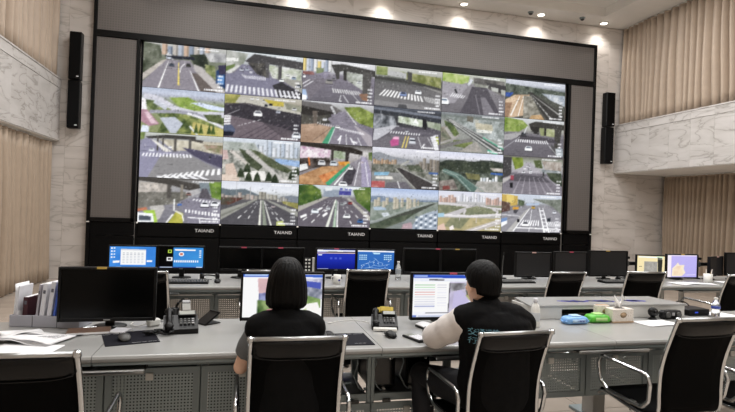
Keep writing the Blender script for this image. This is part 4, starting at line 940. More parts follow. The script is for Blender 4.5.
# plinth cabinets under the cubes: a fascia with maker's name and a lower door
def text_mesh(body, size, mat, name='lettering', extrude=0.002, align='CENTER', shear=0.0):
    cu = bpy.data.curves.new('lettering_source', 'FONT'); cu.body = body; cu.size = size; cu.extrude = extrude
    cu.align_x = align; cu.align_y = 'CENTER'; cu.resolution_u = 2; cu.shear = shear
    o = bpy.data.objects.new('lettering_source', cu); COL.objects.link(o)
    dg = bpy.context.evaluated_depsgraph_get()
    me = bpy.data.meshes.new_from_object(o.evaluated_get(dg))
    me.name = name
    bpy.data.objects.remove(o); bpy.data.curves.remove(cu)
    me.materials.clear(); me.materials.append(mat)
    return me
M_logo = pmat('logo_white', 'd8d8da', 0.4)
logo_me = text_mesh('TAIAND', 0.088, M_logo, 'logo')
for c in range(6):
    xc = (c + .5) * CW
    fs = MB().box((xc, .12, .95), (CW - .02, .16, .24), .006).build('fascia_panel', M_baseblk, vw)
    o = bpy.data.objects.new('logo', logo_me); COL.objects.link(o); o.parent = fs
    o.location = (xc + CW * .5 - .29, .036, .957); o.rotation_euler = (math.pi / 2, 0, 0); o.scale = (1.12, 1, 1)
    MB().box((xc, .13, .41), (CW - .025, .16, .80), .006).build('plinth_door', M_baseblk, vw)
MB().box((3 * CW, .17, 2.29), (6 * CW + .10, .06, 4.60)).build('support_frame', M_frameblk, vw)

_q = 10.86 / 11.0
FX0, FX1, FT = -2.697 * .996, 8.253 * _q, 1.5 + 4.097 * _q
sr = thing('screen_surround', 'grey cloth panels in black frame around the video wall', 'wall cladding', (X0, 10.90, 0.0))
def rect(name, x0, x1, z0, z1, y0, y1, mat, par, bev=.004):
    return MB().box(((x0 + x1) / 2 - X0, (y0 + y1) / 2 - 10.90, (z0 + z1) / 2), (x1 - x0, y1 - y0, z1 - z0), bev).build(name, mat, par)
tp = rect('cloth_panel', FX0 + .06, FX1 - .06, ZT + .125, FT - .065, 10.88, 10.95, M_cloth, sr)
rect('cloth_panel', FX0 + .06, X0 - .11, ZB + .07, ZT + .0, 10.88, 10.95, M_cloth, sr)
rect('cloth_panel', X1 + .11, FX1 - .06, ZB + .07, ZT + .0, 10.88, 10.95, M_cloth, sr)
for a in ((FX0, FX1, FT - .065, FT), (FX0 + .06, FX1 - .06, ZT + .005, ZT + .125), (FX0, FX0 + .06, 0.0, FT - .065), (FX1 - .06, FX1, 0.0, FT - .065), (X0 - .11, X0 - .052, ZB + .0, ZT + .005), (X1 + .052, X1 + .11, ZB + .0, ZT + .005), (FX0 + .06, X0 - .052, ZB - .0, ZB + .07), (X1 + .052, FX1 - .06, ZB - .0, ZB + .07)):
    rect('frame_bar', *a, 10.85, 10.96, M_frameblk, sr)
for x0, x1 in ((FX0 + .06, X0 - .052), (X1 + .052, FX1 - .06)):
    rect('plinth_panel', x0, x1, .84, ZB - .005, 10.88, 10.95, M_baseblk, sr); rect('plinth_panel', x0, x1, .01, .83, 10.88, 10.95, M_baseblk, sr)
for x in (FX0 + .03, FX1 - .03): MB().box((x - X0, -.055, ZB - .012), (.05, .012, .022), .003).build('corner_clip', M_white, sr)

# column loudspeakers, two a side, one above the other
M_grille = perf_mat('speaker_grille', '101011', .012, .3, metal=0.0)
spk = None
for x, zc, h, rx, lab in ((-2.95, 4.13, .88, 0.0, 'upper black column loudspeaker beside the left balcony'), (-2.95, 3.235, .88, .03, 'lower black column loudspeaker beside the left balcony'), (8.49, 4.045, .80, 0.0, 'upper black column loudspeaker beside the right balcony'), (8.475, 3.195, .86, .04, 'lower black column loudspeaker beside the right balcony')):
    if spk is None:
        spk = thing('column_speaker', lab, 'loudspeaker', (x, 10.8, zc), 0, 'column loudspeakers on the screen wall')
        MB().box((0, .04, 0), (.20, .16, .88), .01).build('cabinet', M_black, spk)
        MB().box((0, -.05, 0), (.195, .02, .86), .006).build('grille', M_baseblk, spk)
        MB().box((.055, -.062, -.385), (.04, .006, .018), .002).build('badge', M_logo, spk)
        [MB().box((0, .155, zz), (.08, .07, .12), .004).build('wall_bracket', M_dksteel, spk) for zz in (-.2, .2)]
        o = spk
    else:
        o = copy_tree(spk); o.location = (x, 10.8, zc); o['label'] = lab
    o.scale = (1 if x < 0 else 1.12, 1, h / .88)

# ------------------------------------------------------------------ control desks
DZ = 0.75
M_void = pmat('dark_interior', '121212', 0.7)
def worktop(name, label, x0, x1, y0, y1, seams):
    t = thing(name, label, 'desk top', ((x0 + x1) / 2, (y0 + y1) / 2, DZ))
    cx_, cy_ = (x0 + x1) / 2, (y0 + y1) / 2
    xs = [x0] + [s for s in seams if x0 < s < x1] + [x1]
    for a, b in zip(xs[:-1], xs[1:]):
        poly = [(y0 + .012, -.034), (y0 + .003, -.026), (y0, -.014), (y0 + .006, -.003), (y0 + .016, 0), (y1 - .006, 0), (y1, -.006), (y1, -.034)]
        s = MB().prism([(p - cy_, q) for p, q in poly], 'x', a - cx_ + .0015, b - cx_ - .0015).build('worktop_section', M_desk, t)
        MB().box(((a + b) / 2 - cx_, y0 + .03 - cy_, -.0425), (b - a - .004, .03, .016), .003).build('edge_rail', M_steel, s)
    return t
def console(name, label, x0, w, y0, y1, ztop, zbot, group, mode, perf, zmid=.335):
    """one steel console unit under the worktop. mode: door | rack | hang"""
    t = thing(name, label, 'console cabinet', (x0 + w / 2, y0, 0), 0, group)
    d = y1 - y0
    P = .022
    # posts run to the floor unless the unit hangs
    zb = zbot
    for sx in (-1, 1):
        for yy in (.015, d - .015):
            MB().box((sx * (w / 2 - P / 2 - .001), yy, (ztop + zb) / 2), (P, .03, ztop - zb), .002).build('post', M_steel, t)
    MB().box((0, d / 2, ztop - .006), (w - .003, d - .002, .010)).build('top_plate', M_dksteel, t)
    MB().box((0, d / 2, zb + .012), (w - 2 * P - .004, d - .004, .010)).build('bottom_plate', M_dksteel, t)
    MB().box((0, .010, ztop - .064), (w - 2 * P - .003, .02, .104), .002).build('top_rail', M_steel, t)
    def door(z0, z1):
        f = MB(); b = .035; W = w - .008
        zc = (z0 + z1) / 2
        f.prism([(-W / 2, z0), (W / 2, z0), (W / 2, z1), (-W / 2, z1)], 'y', -.016, -.0145)
        f = MB()
        for cxx, czz, ww, hh in ((-W / 2 + b / 2, zc, b, z1 - z0), (W / 2 - b / 2, zc, b, z1 - z0), (0, z0 + b / 2, W - 2 * b, b), (0, z1 - b / 2, W - 2 * b, b)):
            f.box((cxx, -.008, czz), (ww, .016, hh), .0)
        dr = f.build('door', M_steel, t)
        MB().box((0, -.007, zc), (W - 2 * b, .003, z1 - z0 - 2 * b)).build('perforated_panel', perf, dr)
        MB().box((-.02, -.02, z1 - .045), (.040, .012, .040), .003).build('latch', M_white, dr)
        return dr
    if mode in ('door', 'hang'):
        door(zb + .004, ztop - .120)
        if mode == 'door': MB().box((0, d - .008, (ztop + zb) / 2), (w - 2 * P - .01, .008, ztop - zb - .08)).build('back_panel', M_void, t)
    else:
        MB().box((0, .012, zmid + .03), (w - 2 * P - .003, .022, .045), .002).build('middle_rail', M_steel, t)
        MB().box((0, d / 2, zmid + .045), (w - 2 * P - .004, d - .05, .008)).build('shelf', M_alu, t)
        door(zb + .004, zmid)
        for sx in (-.3, .3): MB().box((sx * w, -.012, zmid + .012), (.05, .02, .022), .004).build('hinge', M_dksteel, t)
        MB().box((0, d - .008, zmid + .2), (w - 2 * P - .01, .008, .2)).build('back_panel', M_void, t)
    return t
def keyboard_tray(label, x0, x1, y0, y1, z, group):
    t = thing('keyboard_tray', label, 'keyboard tray', ((x0 + x1) / 2, y0, z), 0, group)
    w, d = x1 - x0, y1 - y0
    MB().box((0, d / 2, .006), (w, d, .012), .003).build('tray_board', M_dksteel, t)
    MB().box((0, -.006, .004), (w, .014, .024), .006).build('front_lip', M_alu, t)
    for s in (-1, 1):
        MB().prism([(.03, .012), (d, .012), (d, DZ - .034 - z), (.16, DZ - .034 - z)], 'x', s * (w / 2 - .008) - .004, s * (w / 2 - .008) + .004).build('side_bracket', M_black, t)
    return t

YF1 = 2.768; YC1 = 3.10
P0 = -.646 - .492 * 2
worktop('desk_worktop', 'long grey laminate worktop of the front desk where both people sit', P0, 4.40, YF1, 3.60, (-.64, .800, 2.28, 3.76))
FRONT = ['furthest left', 'second from the left', 'third from the left', 'beside the woman', 'behind the woman', 'rack', 'rack', 'behind the man', 'below the blue wipes', 'below the tissue box', 'behind the empty right chair', 'at the right edge']
labs = ['grey console cabinet at the left end behind the empty black chair', 'grey console cabinet under the open keyboard tray at left', 'grey perforated console door below the black monitor and mouse pad', 'grey perforated console door below the desk telephone', "grey console rack behind the seated woman's chair", 'open console rack between the two seated people, left half', "open console rack left of the seated man's knees", 'grey console cabinet hidden behind the seated man', 'grey hanging perforated cabinet under the white spray bottle', 'grey hanging perforated cabinet under blue and green wipe packs', 'grey hanging perforated cabinet behind the right empty chair', 'grey hanging perforated cabinet at the right end of front desk']
k = 0; x = P0
W = .492
modes = ['door', 'door', 'door', 'door', 'rack', 'rack', 'rack', 'hang', 'hang', 'hang', 'hang', 'hang']
for k in range(12):
    if k == 3: pass
    md = modes[k]
    zb = .30 if md == 'hang' else .05
    console('console_cabinet', labs[k], P0 + k * W, W, YC1, 3.56, DZ - .036, zb, 'console cabinets of the front desk', md, M_perf)
for x, lab in ((2.66, 'light grey foot pedestal under the hanging cabinets by the tissue box'), (4.1, 'light grey foot pedestal at the right end of the front desk')):
    t = thing('desk_pedestal', lab, 'desk leg', (x, 3.46, 0), 0, 'pedestals under the front desk')
    MB().box((0, 0, .154), (.10, .14, .262), .006).build('column', M_deskedge, t)
    MB().box((0, 0, .012), (.14, .40, .022), .004).build('foot_plate', M_steel, t)
keyboard_tray('pulled out keyboard tray at left below the mouse pad', -1.02, -.40, 2.785, 3.04, .664, 'keyboard trays of the front desk')
keyboard_tray("keyboard tray in front of the seated man's lap", 1.12, 1.66, 2.80, 3.04, .672, 'keyboard trays of the front desk')
keyboard_tray('keyboard tray under the desk below the tissue box', 2.03, 2.53, 2.785, 3.04, .680, 'keyboard trays of the front desk')

# raised cable box on the back of the front desk
rb = thing('desk_riser', 'long light grey raised box behind the tissue box on front desk', 'riser', (2.75, 3.40, DZ))
M_riser = pmat('riser_grey', 'c9c8c4', 0.35, var=.02)
MB().prism([(-.68, 0), (.68, 0), (.64, .36), (-.60, .36)], 'z', .088, .100).build('top_board', M_desk, rb)
for x0, x1 in ((-.66, -.42), (.0, .66)):
    MB().box(((x0 + x1) / 2, .012, .044), (x1 - x0, .018, .086), .003).build('front_board', M_riser, rb)
MB().box((-.21, .012, .078), (.42, .018, .018), .002).build('front_board', M_riser, rb)
MB().box((0, .33, .044), (1.22, .018, .086), .003).build('back_board', M_riser, rb)
for s in (-1, 1): MB().box((s * .645 - .012 * (s > 0), .17, .044), (.016, .29, .086), .003).build('end_board', M_riser, rb)
MB().box((-.21, .2, .04), (.42, .01, .078)).build('inner_panel', M_void, rb)
M_ink = pmat('blue_ink', '141c88', 0.6)
for x0, word in ((-.36, '1号坐席'), (-.04, '2号坐席'), (.22, '3号坐席')):
    pass
for k, x0 in enumerate((-.30, -.05, .23)):
    m = MB(); rng = random.Random(k)
    # a line of slanting blue strokes printed on the riser top, too small to read
    for i in range(9):
        for j in range(1):
            if rng.random() < .9:
                xx = x0 + .019 * i + rng.uniform(-.002, .002); yy = .16 + .07 * j + rng.uniform(-.006, .006)
                m.box((xx, yy, .1004), (.03, .10, .0008), 0, rz=rng.choice((.9, 1.1, .7)))
    o = m.build('blue_marking', M_ink, rb); o['kind'] = 'stuff'

# second row of desks
YF2 = 5.0; YC2 = 5.47
worktop('desk_worktop', 'long grey laminate worktop of the second desk row below the video wall', -1.35, 6.95, YF2, 5.90, (.32, 1.79, 3.27, 4.73, 6.2))
xs2 = -.169 - .492 * 2
lab2 = ['light grey perforated cabinet in second row behind the black monitor', 'light grey perforated cabinet in second row behind the desk telephone', "light grey perforated cabinet in second row left of the woman's monitor", 'light grey perforated cabinet in second row behind the woman', 'light grey perforated cabinet in second row under the white mug', 'light grey perforated cabinet in second row behind an empty chair', "light grey perforated cabinet in second row left of the man's monitor", "light grey perforated cabinet in second row behind the man's monitor", 'light grey perforated cabinet in second row behind the man', "light grey perforated cabinet in second row right of the man's head", 'light grey perforated cabinet in second row behind the raised box left end', 'light grey perforated cabinet in second row behind the tissue box']
for k in range(12):
    console('console_cabinet', lab2[k], xs2 + k * W, W, YC2, 5.84, DZ - .036, .05 if k < 8 else .12, 'console cabinets of the second row', 'hang' if k >= 8 else 'hang', M_perf2)
for i, (a, b, lab) in enumerate(((-.98, -.46, "keyboard tray in second row seen right of the black chair back"), (1.9, 2.5, "keyboard tray in second row behind the man's monitor"), (2.72, 3.3, "keyboard tray in second row right of the man's head"), (3.5, 4.06, 'keyboard tray in second row behind the tissue box'), (5.0, 5.6, 'keyboard tray in second row under the lilac screen'), (5.75, 6.3, 'keyboard tray in second row at the right edge'))):
    keyboard_tray(lab, a, b, 5.03, 5.31, .678, 'keyboard trays of the second row')
for i, (x, lab) in enumerate(((4.84, 'steel desk leg in second row left of the lilac screen'), (5.68, 'steel desk leg in second row under the white pen cup'), (6.85, 'steel desk leg at the right end of second row'))):
    t = thing('support_frame', lab, 'desk leg', (x, 5.45, 0), 0, 'steel legs of the second row')
    MB().box((0, -.28, .365), (.05, .05, .69), .004).build('front_post', M_riser, t)
    MB().box((0, .28, .365), (.05, .05, .69), .004).build('rear_post', M_riser, t)
    MB().box((0, 0, .69), (.05, .50, .04), .004).build('cross_bar', M_riser, t)
    MB().box((0, 0, .011), (.06, .66, .022), .004).build('foot_bar', M_steel, t)

# ------------------------------------------------------------------ computers inside the front racks
pc = None
for x, lab in ((.56, 'black computer tower in the rack behind the woman'), (.93, 'black computer tower in the open rack between the people'), (1.16, 'black computer tower in the rack nearest the man')):
    if pc is None:
        pc = thing('computer_tower', lab, 'computer', (x, 3.36, .3845), 0, 'computers in the front racks')
        MB().box((0, 0, .12), (.16, .34, .236), .006).build('case', M_black, pc)
        fp = MB().box((0, -.174, .12), (.15, .012, .226), .004).build('front_panel', M_blackgloss, pc)
        MB().lathe([(.012, 0), (.012, .004), (.009, .006)], 12, M=Matrix.Translation((.045, -.18, .19)) @ Matrix.Rotation(math.pi / 2, 4, 'X')).build('power_button', M_chrome, fp)
        MB().box((-.02, -.182, .2), (.08, .004, .014), .001).build('drive_slot', M_alu, fp)
        o = pc
    else:
        o = copy_tree(pc); o.location = (x, 3.36, .3845); o['label'] = lab
rng = random.Random(5)
for k, (x, lab) in enumerate(((.74, 'grey cable hanging in the left half of the open rack'), (.855, 'grey cable looping in the open rack beside the post'), (1.03, 'grey cable hanging between the two black computers'))):
    t = thing('cable', lab, 'cable', (x, 3.135, .3845), 0, 'loose cables in the racks')
    pts = [(0, 0, .245), (.012, -.01, .18), (-.01, .0, .1), (.02, -.015, .04), (.05, .01, .006), (.075, .03, .006)]
    MB().tube(pts, .004, 6).build('cord', M_steel, t)
    MB().box((.075, .035, .008), (.02, .03, .012), .003).build('plug', M_white, t)

# ------------------------------------------------------------------ chairs
def bez(pts, n=6):
    """Catmull-Rom through points"""
    P_ = [Vector(p) for p in pts]; out = []
    for i in range(len(P_) - 1):
        p0 = P_[max(0, i - 1)]; p1 = P_[i]; p2 = P_[i + 1]; p3 = P_[min(len(P_) - 1, i + 2)]
        for k in range(n):
            t = k / n
            out.append(.5 * ((2 * p1) + (-p0 + p2) * t + (2 * p0 - 5 * p1 + 4 * p2 - p3) * t * t + (-p0 + 3 * p1 - 3 * p2 + p3) * t ** 3))
    out.append(P_[-1]); return out
HB = .207
PROF = bez([(0, -.305, .945), (0, -.262, .84), (0, -.226, .74), (0, -.205, .65), (0, -.198, .55), (0, -.198, .46), (0, -.180, .415), (0, -.11, .395), (0, .0, .397), (0, .17, .416), (0, .235, .410), (0, .255, .390)], 5)
def make_chair(label):
    t = thing('office_chair', label, 'chair', (0, 0, 0), 0, 'black mesh office chairs with chrome frames')
    n = len(PROF)
    back = [p for p in PROF if p.z > .44 and p.y < -.1]; nb = len(back)
    seat = PROF[nb - 1:]
    def sheet(pr, hw, th, bow=0.0):
        def fn(u, v):
            f = v * (len(pr) - 1); i = min(int(f), len(pr) - 2); p = pr[i].lerp(pr[i + 1], f - i)
            s = (u - .5) * 2
            return (s * hw, p.y + bow * (s * s - 1), p.z)
        return MB().grid(fn, 6, (len(pr) - 1), thick=th)
    sheet(back, HB - .006, (0, .012, 0)).build('backrest', M_mesh, t)
    sheet(seat, HB - .006, (0, 0, .022)).build('seat', M_mesh, t)
    # padded head roll with its stitched lower edge on both faces
    hp = MB()
    def pad(u, v):
        s = (u - .5) * 2
        z = .94 - v * (.072 + .018 * (1 - s ** 4)); 
        f = (.945 - z) / .125; y = -.305 + .033 * f
        puff = .016 * math.sin(math.pi * min(1, max(0, v))) ** .6 * (1 - s ** 8)
        return (s * (HB - .012), y - .004 - puff, z)
    hp.grid(pad, 14, 8, thick=(0, .030, 0)).build('head_pad', M_leather, t)
    st = [(((i / 14) - .5) * 2 * (HB - .014), pad(i / 14, 1)[1] - .004, pad(i / 14, 1)[2] - .002) for i in range(15)]
    MB().tube(st, .0032, 5).build('stitched_seam', M_leather, t)
    for s in (-1, 1):
        MB().tube([(s * HB, p.y, p.z) for p in PROF], .0115, 8, sq=.8).build('side_rail', M_chrome, t)
        MB().lathe([(.015, -.012), (.017, 0), (.012, .012)], 10, (s * HB, -.307, .948)).build('rail_cap', M_chrome, t)
        lp = [(s * .262, .170, .642), (s * .262, -.170, .632), (s * .262, -.193, .585), (s * .255, -.178, .49), (s * .25, -.13, .445), (s * .25, .12, .450), (s * .256, .185, .495), (s * .262, .198, .60)]
        q = []
        for i in range(len(lp)):
            a = Vector(lp[i - 1]); b = Vector(lp[i]); c = Vector(lp[(i + 1) % len(lp)])
            r = .17
            for k_ in range(4):
                w = k_ / 3; p1 = b.lerp(a, r * (1 - w)) ; p2 = b.lerp(c, r * w)
                q.append(p1.lerp(p2, w) if 0 < k_ < 3 else (p1 if k_ == 0 else p2))
        ar = MB().tube(q, .0115, 8, closed=True).build('armrest', M_chrome, t)
        MB().box((s * .232, -.03, .440), (.05, .04, .014), .003).build('arm_bracket', M_chrome, ar)
    MB().tube([(-HB, -.307, .947), (HB, -.307, .947)], .0105, 8).build('top_bar', M_alu, t)
    MB().tube([(-HB, .0, .385), (HB, .0, .385)], .010, 8).build('cross_bar', M_alu, t)
    MB().box((0, 0, .362), (.16, .2, .05), .01).build('tilt_mechanism', M_dksteel, t)
    MB().lathe([(.026, .11), (.026, .26), (.017, .262), (.017, .34)], 12).build('gas_lift', M_chrome, t)
    b = MB().lathe([(.04, .075), (.045, .10), (.03, .125)], 12).build('base_hub', M_alu, t)
    leg = MB().loft([[(r * .0 + x, y, z) for x, y, z in ((r, -w, h - .012), (r, w, h - .012), (r, w * .7, h + .012), (r, -w * .7, h + .012))] for r, w, h in ((.03, .022, .098), (.16, .02, .092), (.285, .014, .078))]).mesh('star_leg', M_chrome)
    cas = MB().lathe([(.012, -.020), (.024, -.018), (.0255, -.004), (.0255, .004), (.024, .018), (.012, .020)], 12, M=Matrix.Translation((.285, 0, .0265)) @ Matrix.Rotation(math.pi / 2, 4, 'X')).tube([(.285, 0, .05), (.285, 0, .072)], .007, 6).mesh('caster', M_black)
    for k_ in range(5):
        a = 2 * math.pi * k_ / 5 + .3
        l = inst('star_leg', leg, t, (0, 0, 0), (0, 0, a)); inst('caster', cas, l)
    return t
chair_spots = [
    (-.735, 2.090 + .300, .945 / .945, 0.0, 'empty black chair cut by the left edge, before the paper stack'),
    (.292, 2.302 + .300, .98, -.02, 'black mesh office chair the seated woman sits on'),
    (1.352, 2.362 + .295, .965, .06, 'black mesh office chair the seated man sits on'),
    (2.470, 2.31 + .31, 1.03, .03, 'empty black chair with chrome arms before the right end of the front desk'),
    (3.115, 2.34 + .300, 1.0, 0.0, 'black chair mostly outside the right edge, only its chrome arm showing'),
    (-.70, 4.68 + .295, .97, -.10, 'empty second row chair just right of the black monitor'),
    (.325, 4.83 + .29, .965, 0.0, "empty second row chair behind the seated woman's monitor"),
    (1.235, 4.83 + .293, .973, 0.0, 'empty second row chair between the two seated people'),
    (3.26, 4.70 + .295, .981, 0.05, 'empty second row chair behind the blue and green wipes'),
    (4.07, 4.515 + .303, 1.012, -.08, 'empty second row chair behind the white tissue box'),
    (5.13, 4.41 + .30, 1.0, .05, 'empty second row chair at the right edge by the pen cup'),
]
base_chair = None
CHAIRS = []
for (x, y, s, rz, lab) in chair_spots:
    if base_chair is None: base_chair = make_chair(lab); c = base_chair
    else: c = copy_tree(base_chair)
    c.location = (x, y, 0.0005); c.rotation_euler = (0, 0, rz); c.scale = (s, s, s); c['label'] = lab
    CHAIRS.append(c)

# ------------------------------------------------------------------ monitors
M_stick = {'red': pmat('sticker_red', 'c85068', .6), 'yellow': pmat('sticker_yellow', 'c8a850', .6), 'pink': pmat('sticker_pink', 'd8b0a8', .6)}
def monitor(label, x, y, w, h, zb, rz=0.0, pic=None, scr=None, tilt=0.0, sticker=None, sx=0.0, group='monitors on the second row', stand=True, bez_=.014, chin=.02, desk=DZ, casing=None):
    """x, y: middle of the screen face; zb: height of the casing's lower edge"""
    casing = casing or M_black
    t = thing('computer_monitor', label, 'monitor', (x, y, desk), rz, group)
    z0 = zb - desk; R_ = Matrix.Translation((0, 0, z0)) @ Matrix.Rotation(tilt, 4, 'X')
    cs = MB().box((0, .022, h / 2), (w, .028, h), .004, M=R_).box((0, .045, h * .5), (w * .6, .03, h * .55), .012, M=R_).build('casing', casing, t)
    fr = MB()
    for a in ((-w / 2 + bez_ / 2, h / 2, bez_, h), (w / 2 - bez_ / 2, h / 2, bez_, h), (0, h - bez_ / 2, w - 2 * bez_, bez_), (0, chin / 2, w - 2 * bez_, chin)):
        fr.box((a[0], .004, a[1]), (a[2], .014, a[3]), .002, M=R_)
    fr.build('bezel', casing, t)
    W_, H_ = w - 2 * bez_, h - bez_ - chin
    if pic is not None:
        if isinstance(pic, Pic): pic = pic.grain(.02).final()
        s = bpy.data.objects.new('screen', picture_mesh('screen', pic, W_, H_, M_monscreen)); COL.objects.link(s)
        s.parent = t; s.matrix_local = R_ @ Matrix.Translation((0, .0055, chin))
    else:
        MB().box((0, .0065, chin + H_ / 2), (W_, .002, H_), 0, M=R_).build('screen', scr or M_darkscreen, t)
    MB().box((0, -.0035, chin * .5), (.035, .002, .006), 0, M=R_).build('maker_badge', M_alu, t)
    if sticker:
        MB().box((sx, -.004, h - .004), (.052, .004, .012), 0, M=R_).build('sticker', M_stick[sticker], t)
    if stand:
        MB().box((0, .088, max(.06, z0 + .08) / 2 + .006), (.05, .022, max(.06, z0 + .08)), .004).build('stand_neck', casing, t)
        MB().lathe([(.092, 0), (.092, .007), (.08, .012), (.03, .014)], 20, (0, .098, 0), sx=1, sy=.75).build('stand_base', casing, t)
    return t
fg = 'monitors on the front desk'
monitor('large black switched off monitor with yellow sticker, left on front desk', -.695, 3.33, .522, .312, .800, .0, sticker='yellow', sx=-.035, group=fg)
monitor("lit monitor the seated woman faces, street map partly behind her head", .305, 3.30, .512, .296, .797, .0, pic=pic_street_view(), group=fg)
monitor('lit monitor the seated man faces, white form and street map', 1.415, 3.32, .545, .315, .777, -.02, pic=pic_form_map(), sticker='red', sx=.02, group=fg)
sr2 = [
    ('lit second row monitor with white window on blue desktop, far left', -.94, .440, .236, .837, 0, pic_desktop_window(), None, None, 0),
    ('lit second row monitor with black left third and red round emblem', -.497, .438, .236, .840, 0, pic_split_blue(), None, None, 0),
    ("dark second row monitor with red sticker above the woman's left side", .070, .430, .240, .833, 0, None, None, 'red', .03),
    ('dark second row monitor with red sticker directly behind the woman', .497, .438, .240, .834, 0, None, None, 'red', -.03),
    ('lit second row monitor with deep blue page and white toolbar', 1.049, .432, .236, .838, 0, pic_blue_page(), None, 'red', .0),
    ('lit second row monitor with light blue network map', 1.482, .432, .234, .838, 0, pic_network_map(), None, None, 0),
    ('dark second row monitor with red sticker right of water bottle', 2.005, .430, .278, .812, 0, None, None, 'red', .18),
    ("dark second row monitor with yellow sticker left of the man's head", 2.437, .430, .278, .812, 0, None, None, 'yellow', -.02),
    ('grey sheened second row monitor with pink sticker right of the man', 3.373, .462, .290, .778, 0, None, M_greyscreen, 'pink', 0),
    ('dark second row monitor with red sticker left of the biggest one', 3.866, .440, .290, .790, 0, None, M_greyscreen, 'red', .0),
    ('biggest dark second row monitor with yellow sticker before the marble', 4.385, .534, .312, .788, 0, None, M_greyscreen, 'yellow', -.02),
    ('second row monitor with yellow page and grey block', 4.988, .366, .262, .795, -.25, pic_yellow_page(), None, None, 0),
    ('second row monitor with lilac screen and cream shape', 5.455, .474, .308, .766, 0, pic_lilac_map(), None, 'yellow', .0),
    ('grey second row monitor with pink sticker beside the pen cup', 5.985, .36, .25, .800, .35, None, M_greyscreen, 'pink', .02),
    ('grey second row monitor cut by the right edge', 6.35, .44, .298, .806, .0, None, M_greyscreen, None, 0),
]
for (lab, x, w, h, zb, rz, pic, scr, st, sx) in sr2:
    arm = lab.startswith('second row monitor with yellow')
    monitor(lab, x, 5.5, w, h, zb, rz, pic, scr, 0, st, sx, stand=not arm)
# monitor arms
for (x, y, lab, d) in ((4.72, 5.62, 'black monitor arm left of the yellow page monitor', 1), (5.80, 5.62, 'black monitor arm between lilac screen and pen cup', 1)):
    t = thing('monitor_arm', lab, 'monitor arm', (x, y, DZ), 0, 'monitor arms on the second row')
    MB().lathe([(.045, 0), (.045, .012), (.02, .016), (.018, .30), (.014, .304)], 14).build('pole', M_black, t)
    MB().box((.085, -.015, .19), (.19, .03, .045), .008).build('arm_link', M_black, t)
    MB().box((-.02, -.02, .19), (.08, .06, .07), .012).build('joint_head', M_dksteel, t)
    MB().box((.18, -.03, .19), (.04, .035, .09), .006).build('mounting_plate', M_black, t)
    MB().box((0, -.02, .262), (.06, .05, .03), .006).build('clamp', M_black, t)

# ------------------------------------------------------------------ people
from mathutils.bvhtree import BVHTree
def remesh(mb, name, mat, parent=None, voxel=.006, sm=3, factor=.5):
    me = mb.mesh('source', mat)
    o = bpy.data.objects.new('source', me); COL.objects.link(o)
    r = o.modifiers.new('r', 'REMESH'); r.mode = 'VOXEL'; r.voxel_size = voxel; r.use_smooth_shade = True
    s = o.modifiers.new('s', 'SMOOTH'); s.iterations = sm; s.factor = factor
    dg = bpy.context.evaluated_depsgraph_get()
    m2 = bpy.data.meshes.new_from_object(o.evaluated_get(dg)); m2.name = name
    m2.materials.clear(); m2.materials.append(mat)
    bpy.data.objects.remove(o)
    for p in m2.polygons: p.use_smooth = True
    n = bpy.data.objects.new(name, m2); COL.objects.link(n)
    if parent: n.parent = parent
    return n
def ring(c, a, b, n=20, e=2.4, yaw=0.0, tilt=0.0):
    out = []
    for j in range(n):
        t = 2 * math.pi * j / n; x = math.copysign(abs(math.cos(t)) ** (2 / e), math.cos(t)) * a; y = math.copysign(abs(math.sin(t)) ** (2 / e), math.sin(t)) * b
        x, y = rot2(x, y, yaw)
        out.append((c[0] + x, c[1] + y, c[2] - y * tilt))
    return out
def limb(mb, pts, rad, inf=0.0, n=12):
    r = [q + inf for q in rad]
    mb.tube(pts, r, n)
    for p, q in zip(pts, r): mb.ball(p, q * .99, n, 8)
def torso(mb, J, inf=0.0, neck=True, top=1.0, zmin=None, wide=1.0):
    st = J['spine']          # (x, y, z, half width, half depth)
    rings = [ring((x, y, z), a * wide + inf, b + inf, tilt=J.get('tilt', 0)) for x, y, z, a, b in st if zmin is None or z > zmin]
    mb.loft(rings)
    if neck: limb(mb, J['neck'], [.052, .048, .046], inf)
    for s in (0, 1):
        sh = J['arm'][s][0]; x, y, z, a, b = st[-2]
        limb(mb, [(x + (sh[0] - x) * .35, y, z + .01), ((x + sh[0]) / 2 + (sh[0] - x) * .2, (y + sh[1]) / 2, (z + sh[2]) / 2 + .012), sh], [.06, .056, .05], inf)
def hand(mb, w, d, side, desk=DZ):
    """palm at w heading along d (unit, horizontal), resting lightly on the desk; side +1 = thumb towards +x"""
    d = Vector(d).normalized(); s = Vector((d.y, -d.x, 0))    # s points to the right of d
    up = Vector((0, 0, 1)); w = Vector(w)
    # palm
    for k in range(5):
        f = k / 4
        for q in (-1.0, -.35, .35, 1.0):
            mb.ball(w + d * (.012 + .07 * f) + s * q * (.026 + .008 * f) + up * (-.004 - .004 * f), (.0145, .0145, .0125), 8, 6)
    L = [.062, .074, .079, .072, .056]
    for i, q in enumerate((-1.15, -.4, .38, 1.12)):
        qq = q * -side      # index finger lies on the thumb side
        ln = (.070, .078, .073, .056)[i]
        b = w + d * .080 + s * (qq * .031) * -1 * -1 + up * -.006
        sp = s * qq * .10
        p1 = b + (d + sp) * ln * .42 + up * .010; p2 = b + (d + sp) * ln * .78 + up * .001; p3 = b + (d + sp) * ln + up * -.012
        limb(mb, [b, p1, p2, p3], [.0092, .0088, .0080, .0070], 0, 8)
    t0 = w + d * .018 + s * side * .026 + up * -.004
    limb(mb, [t0, t0 + d * .026 + s * side * .022 + up * -.003, t0 + d * .056 + s * side * .030 + up * -.006], [.0125, .0105, .0085], 0, 8)
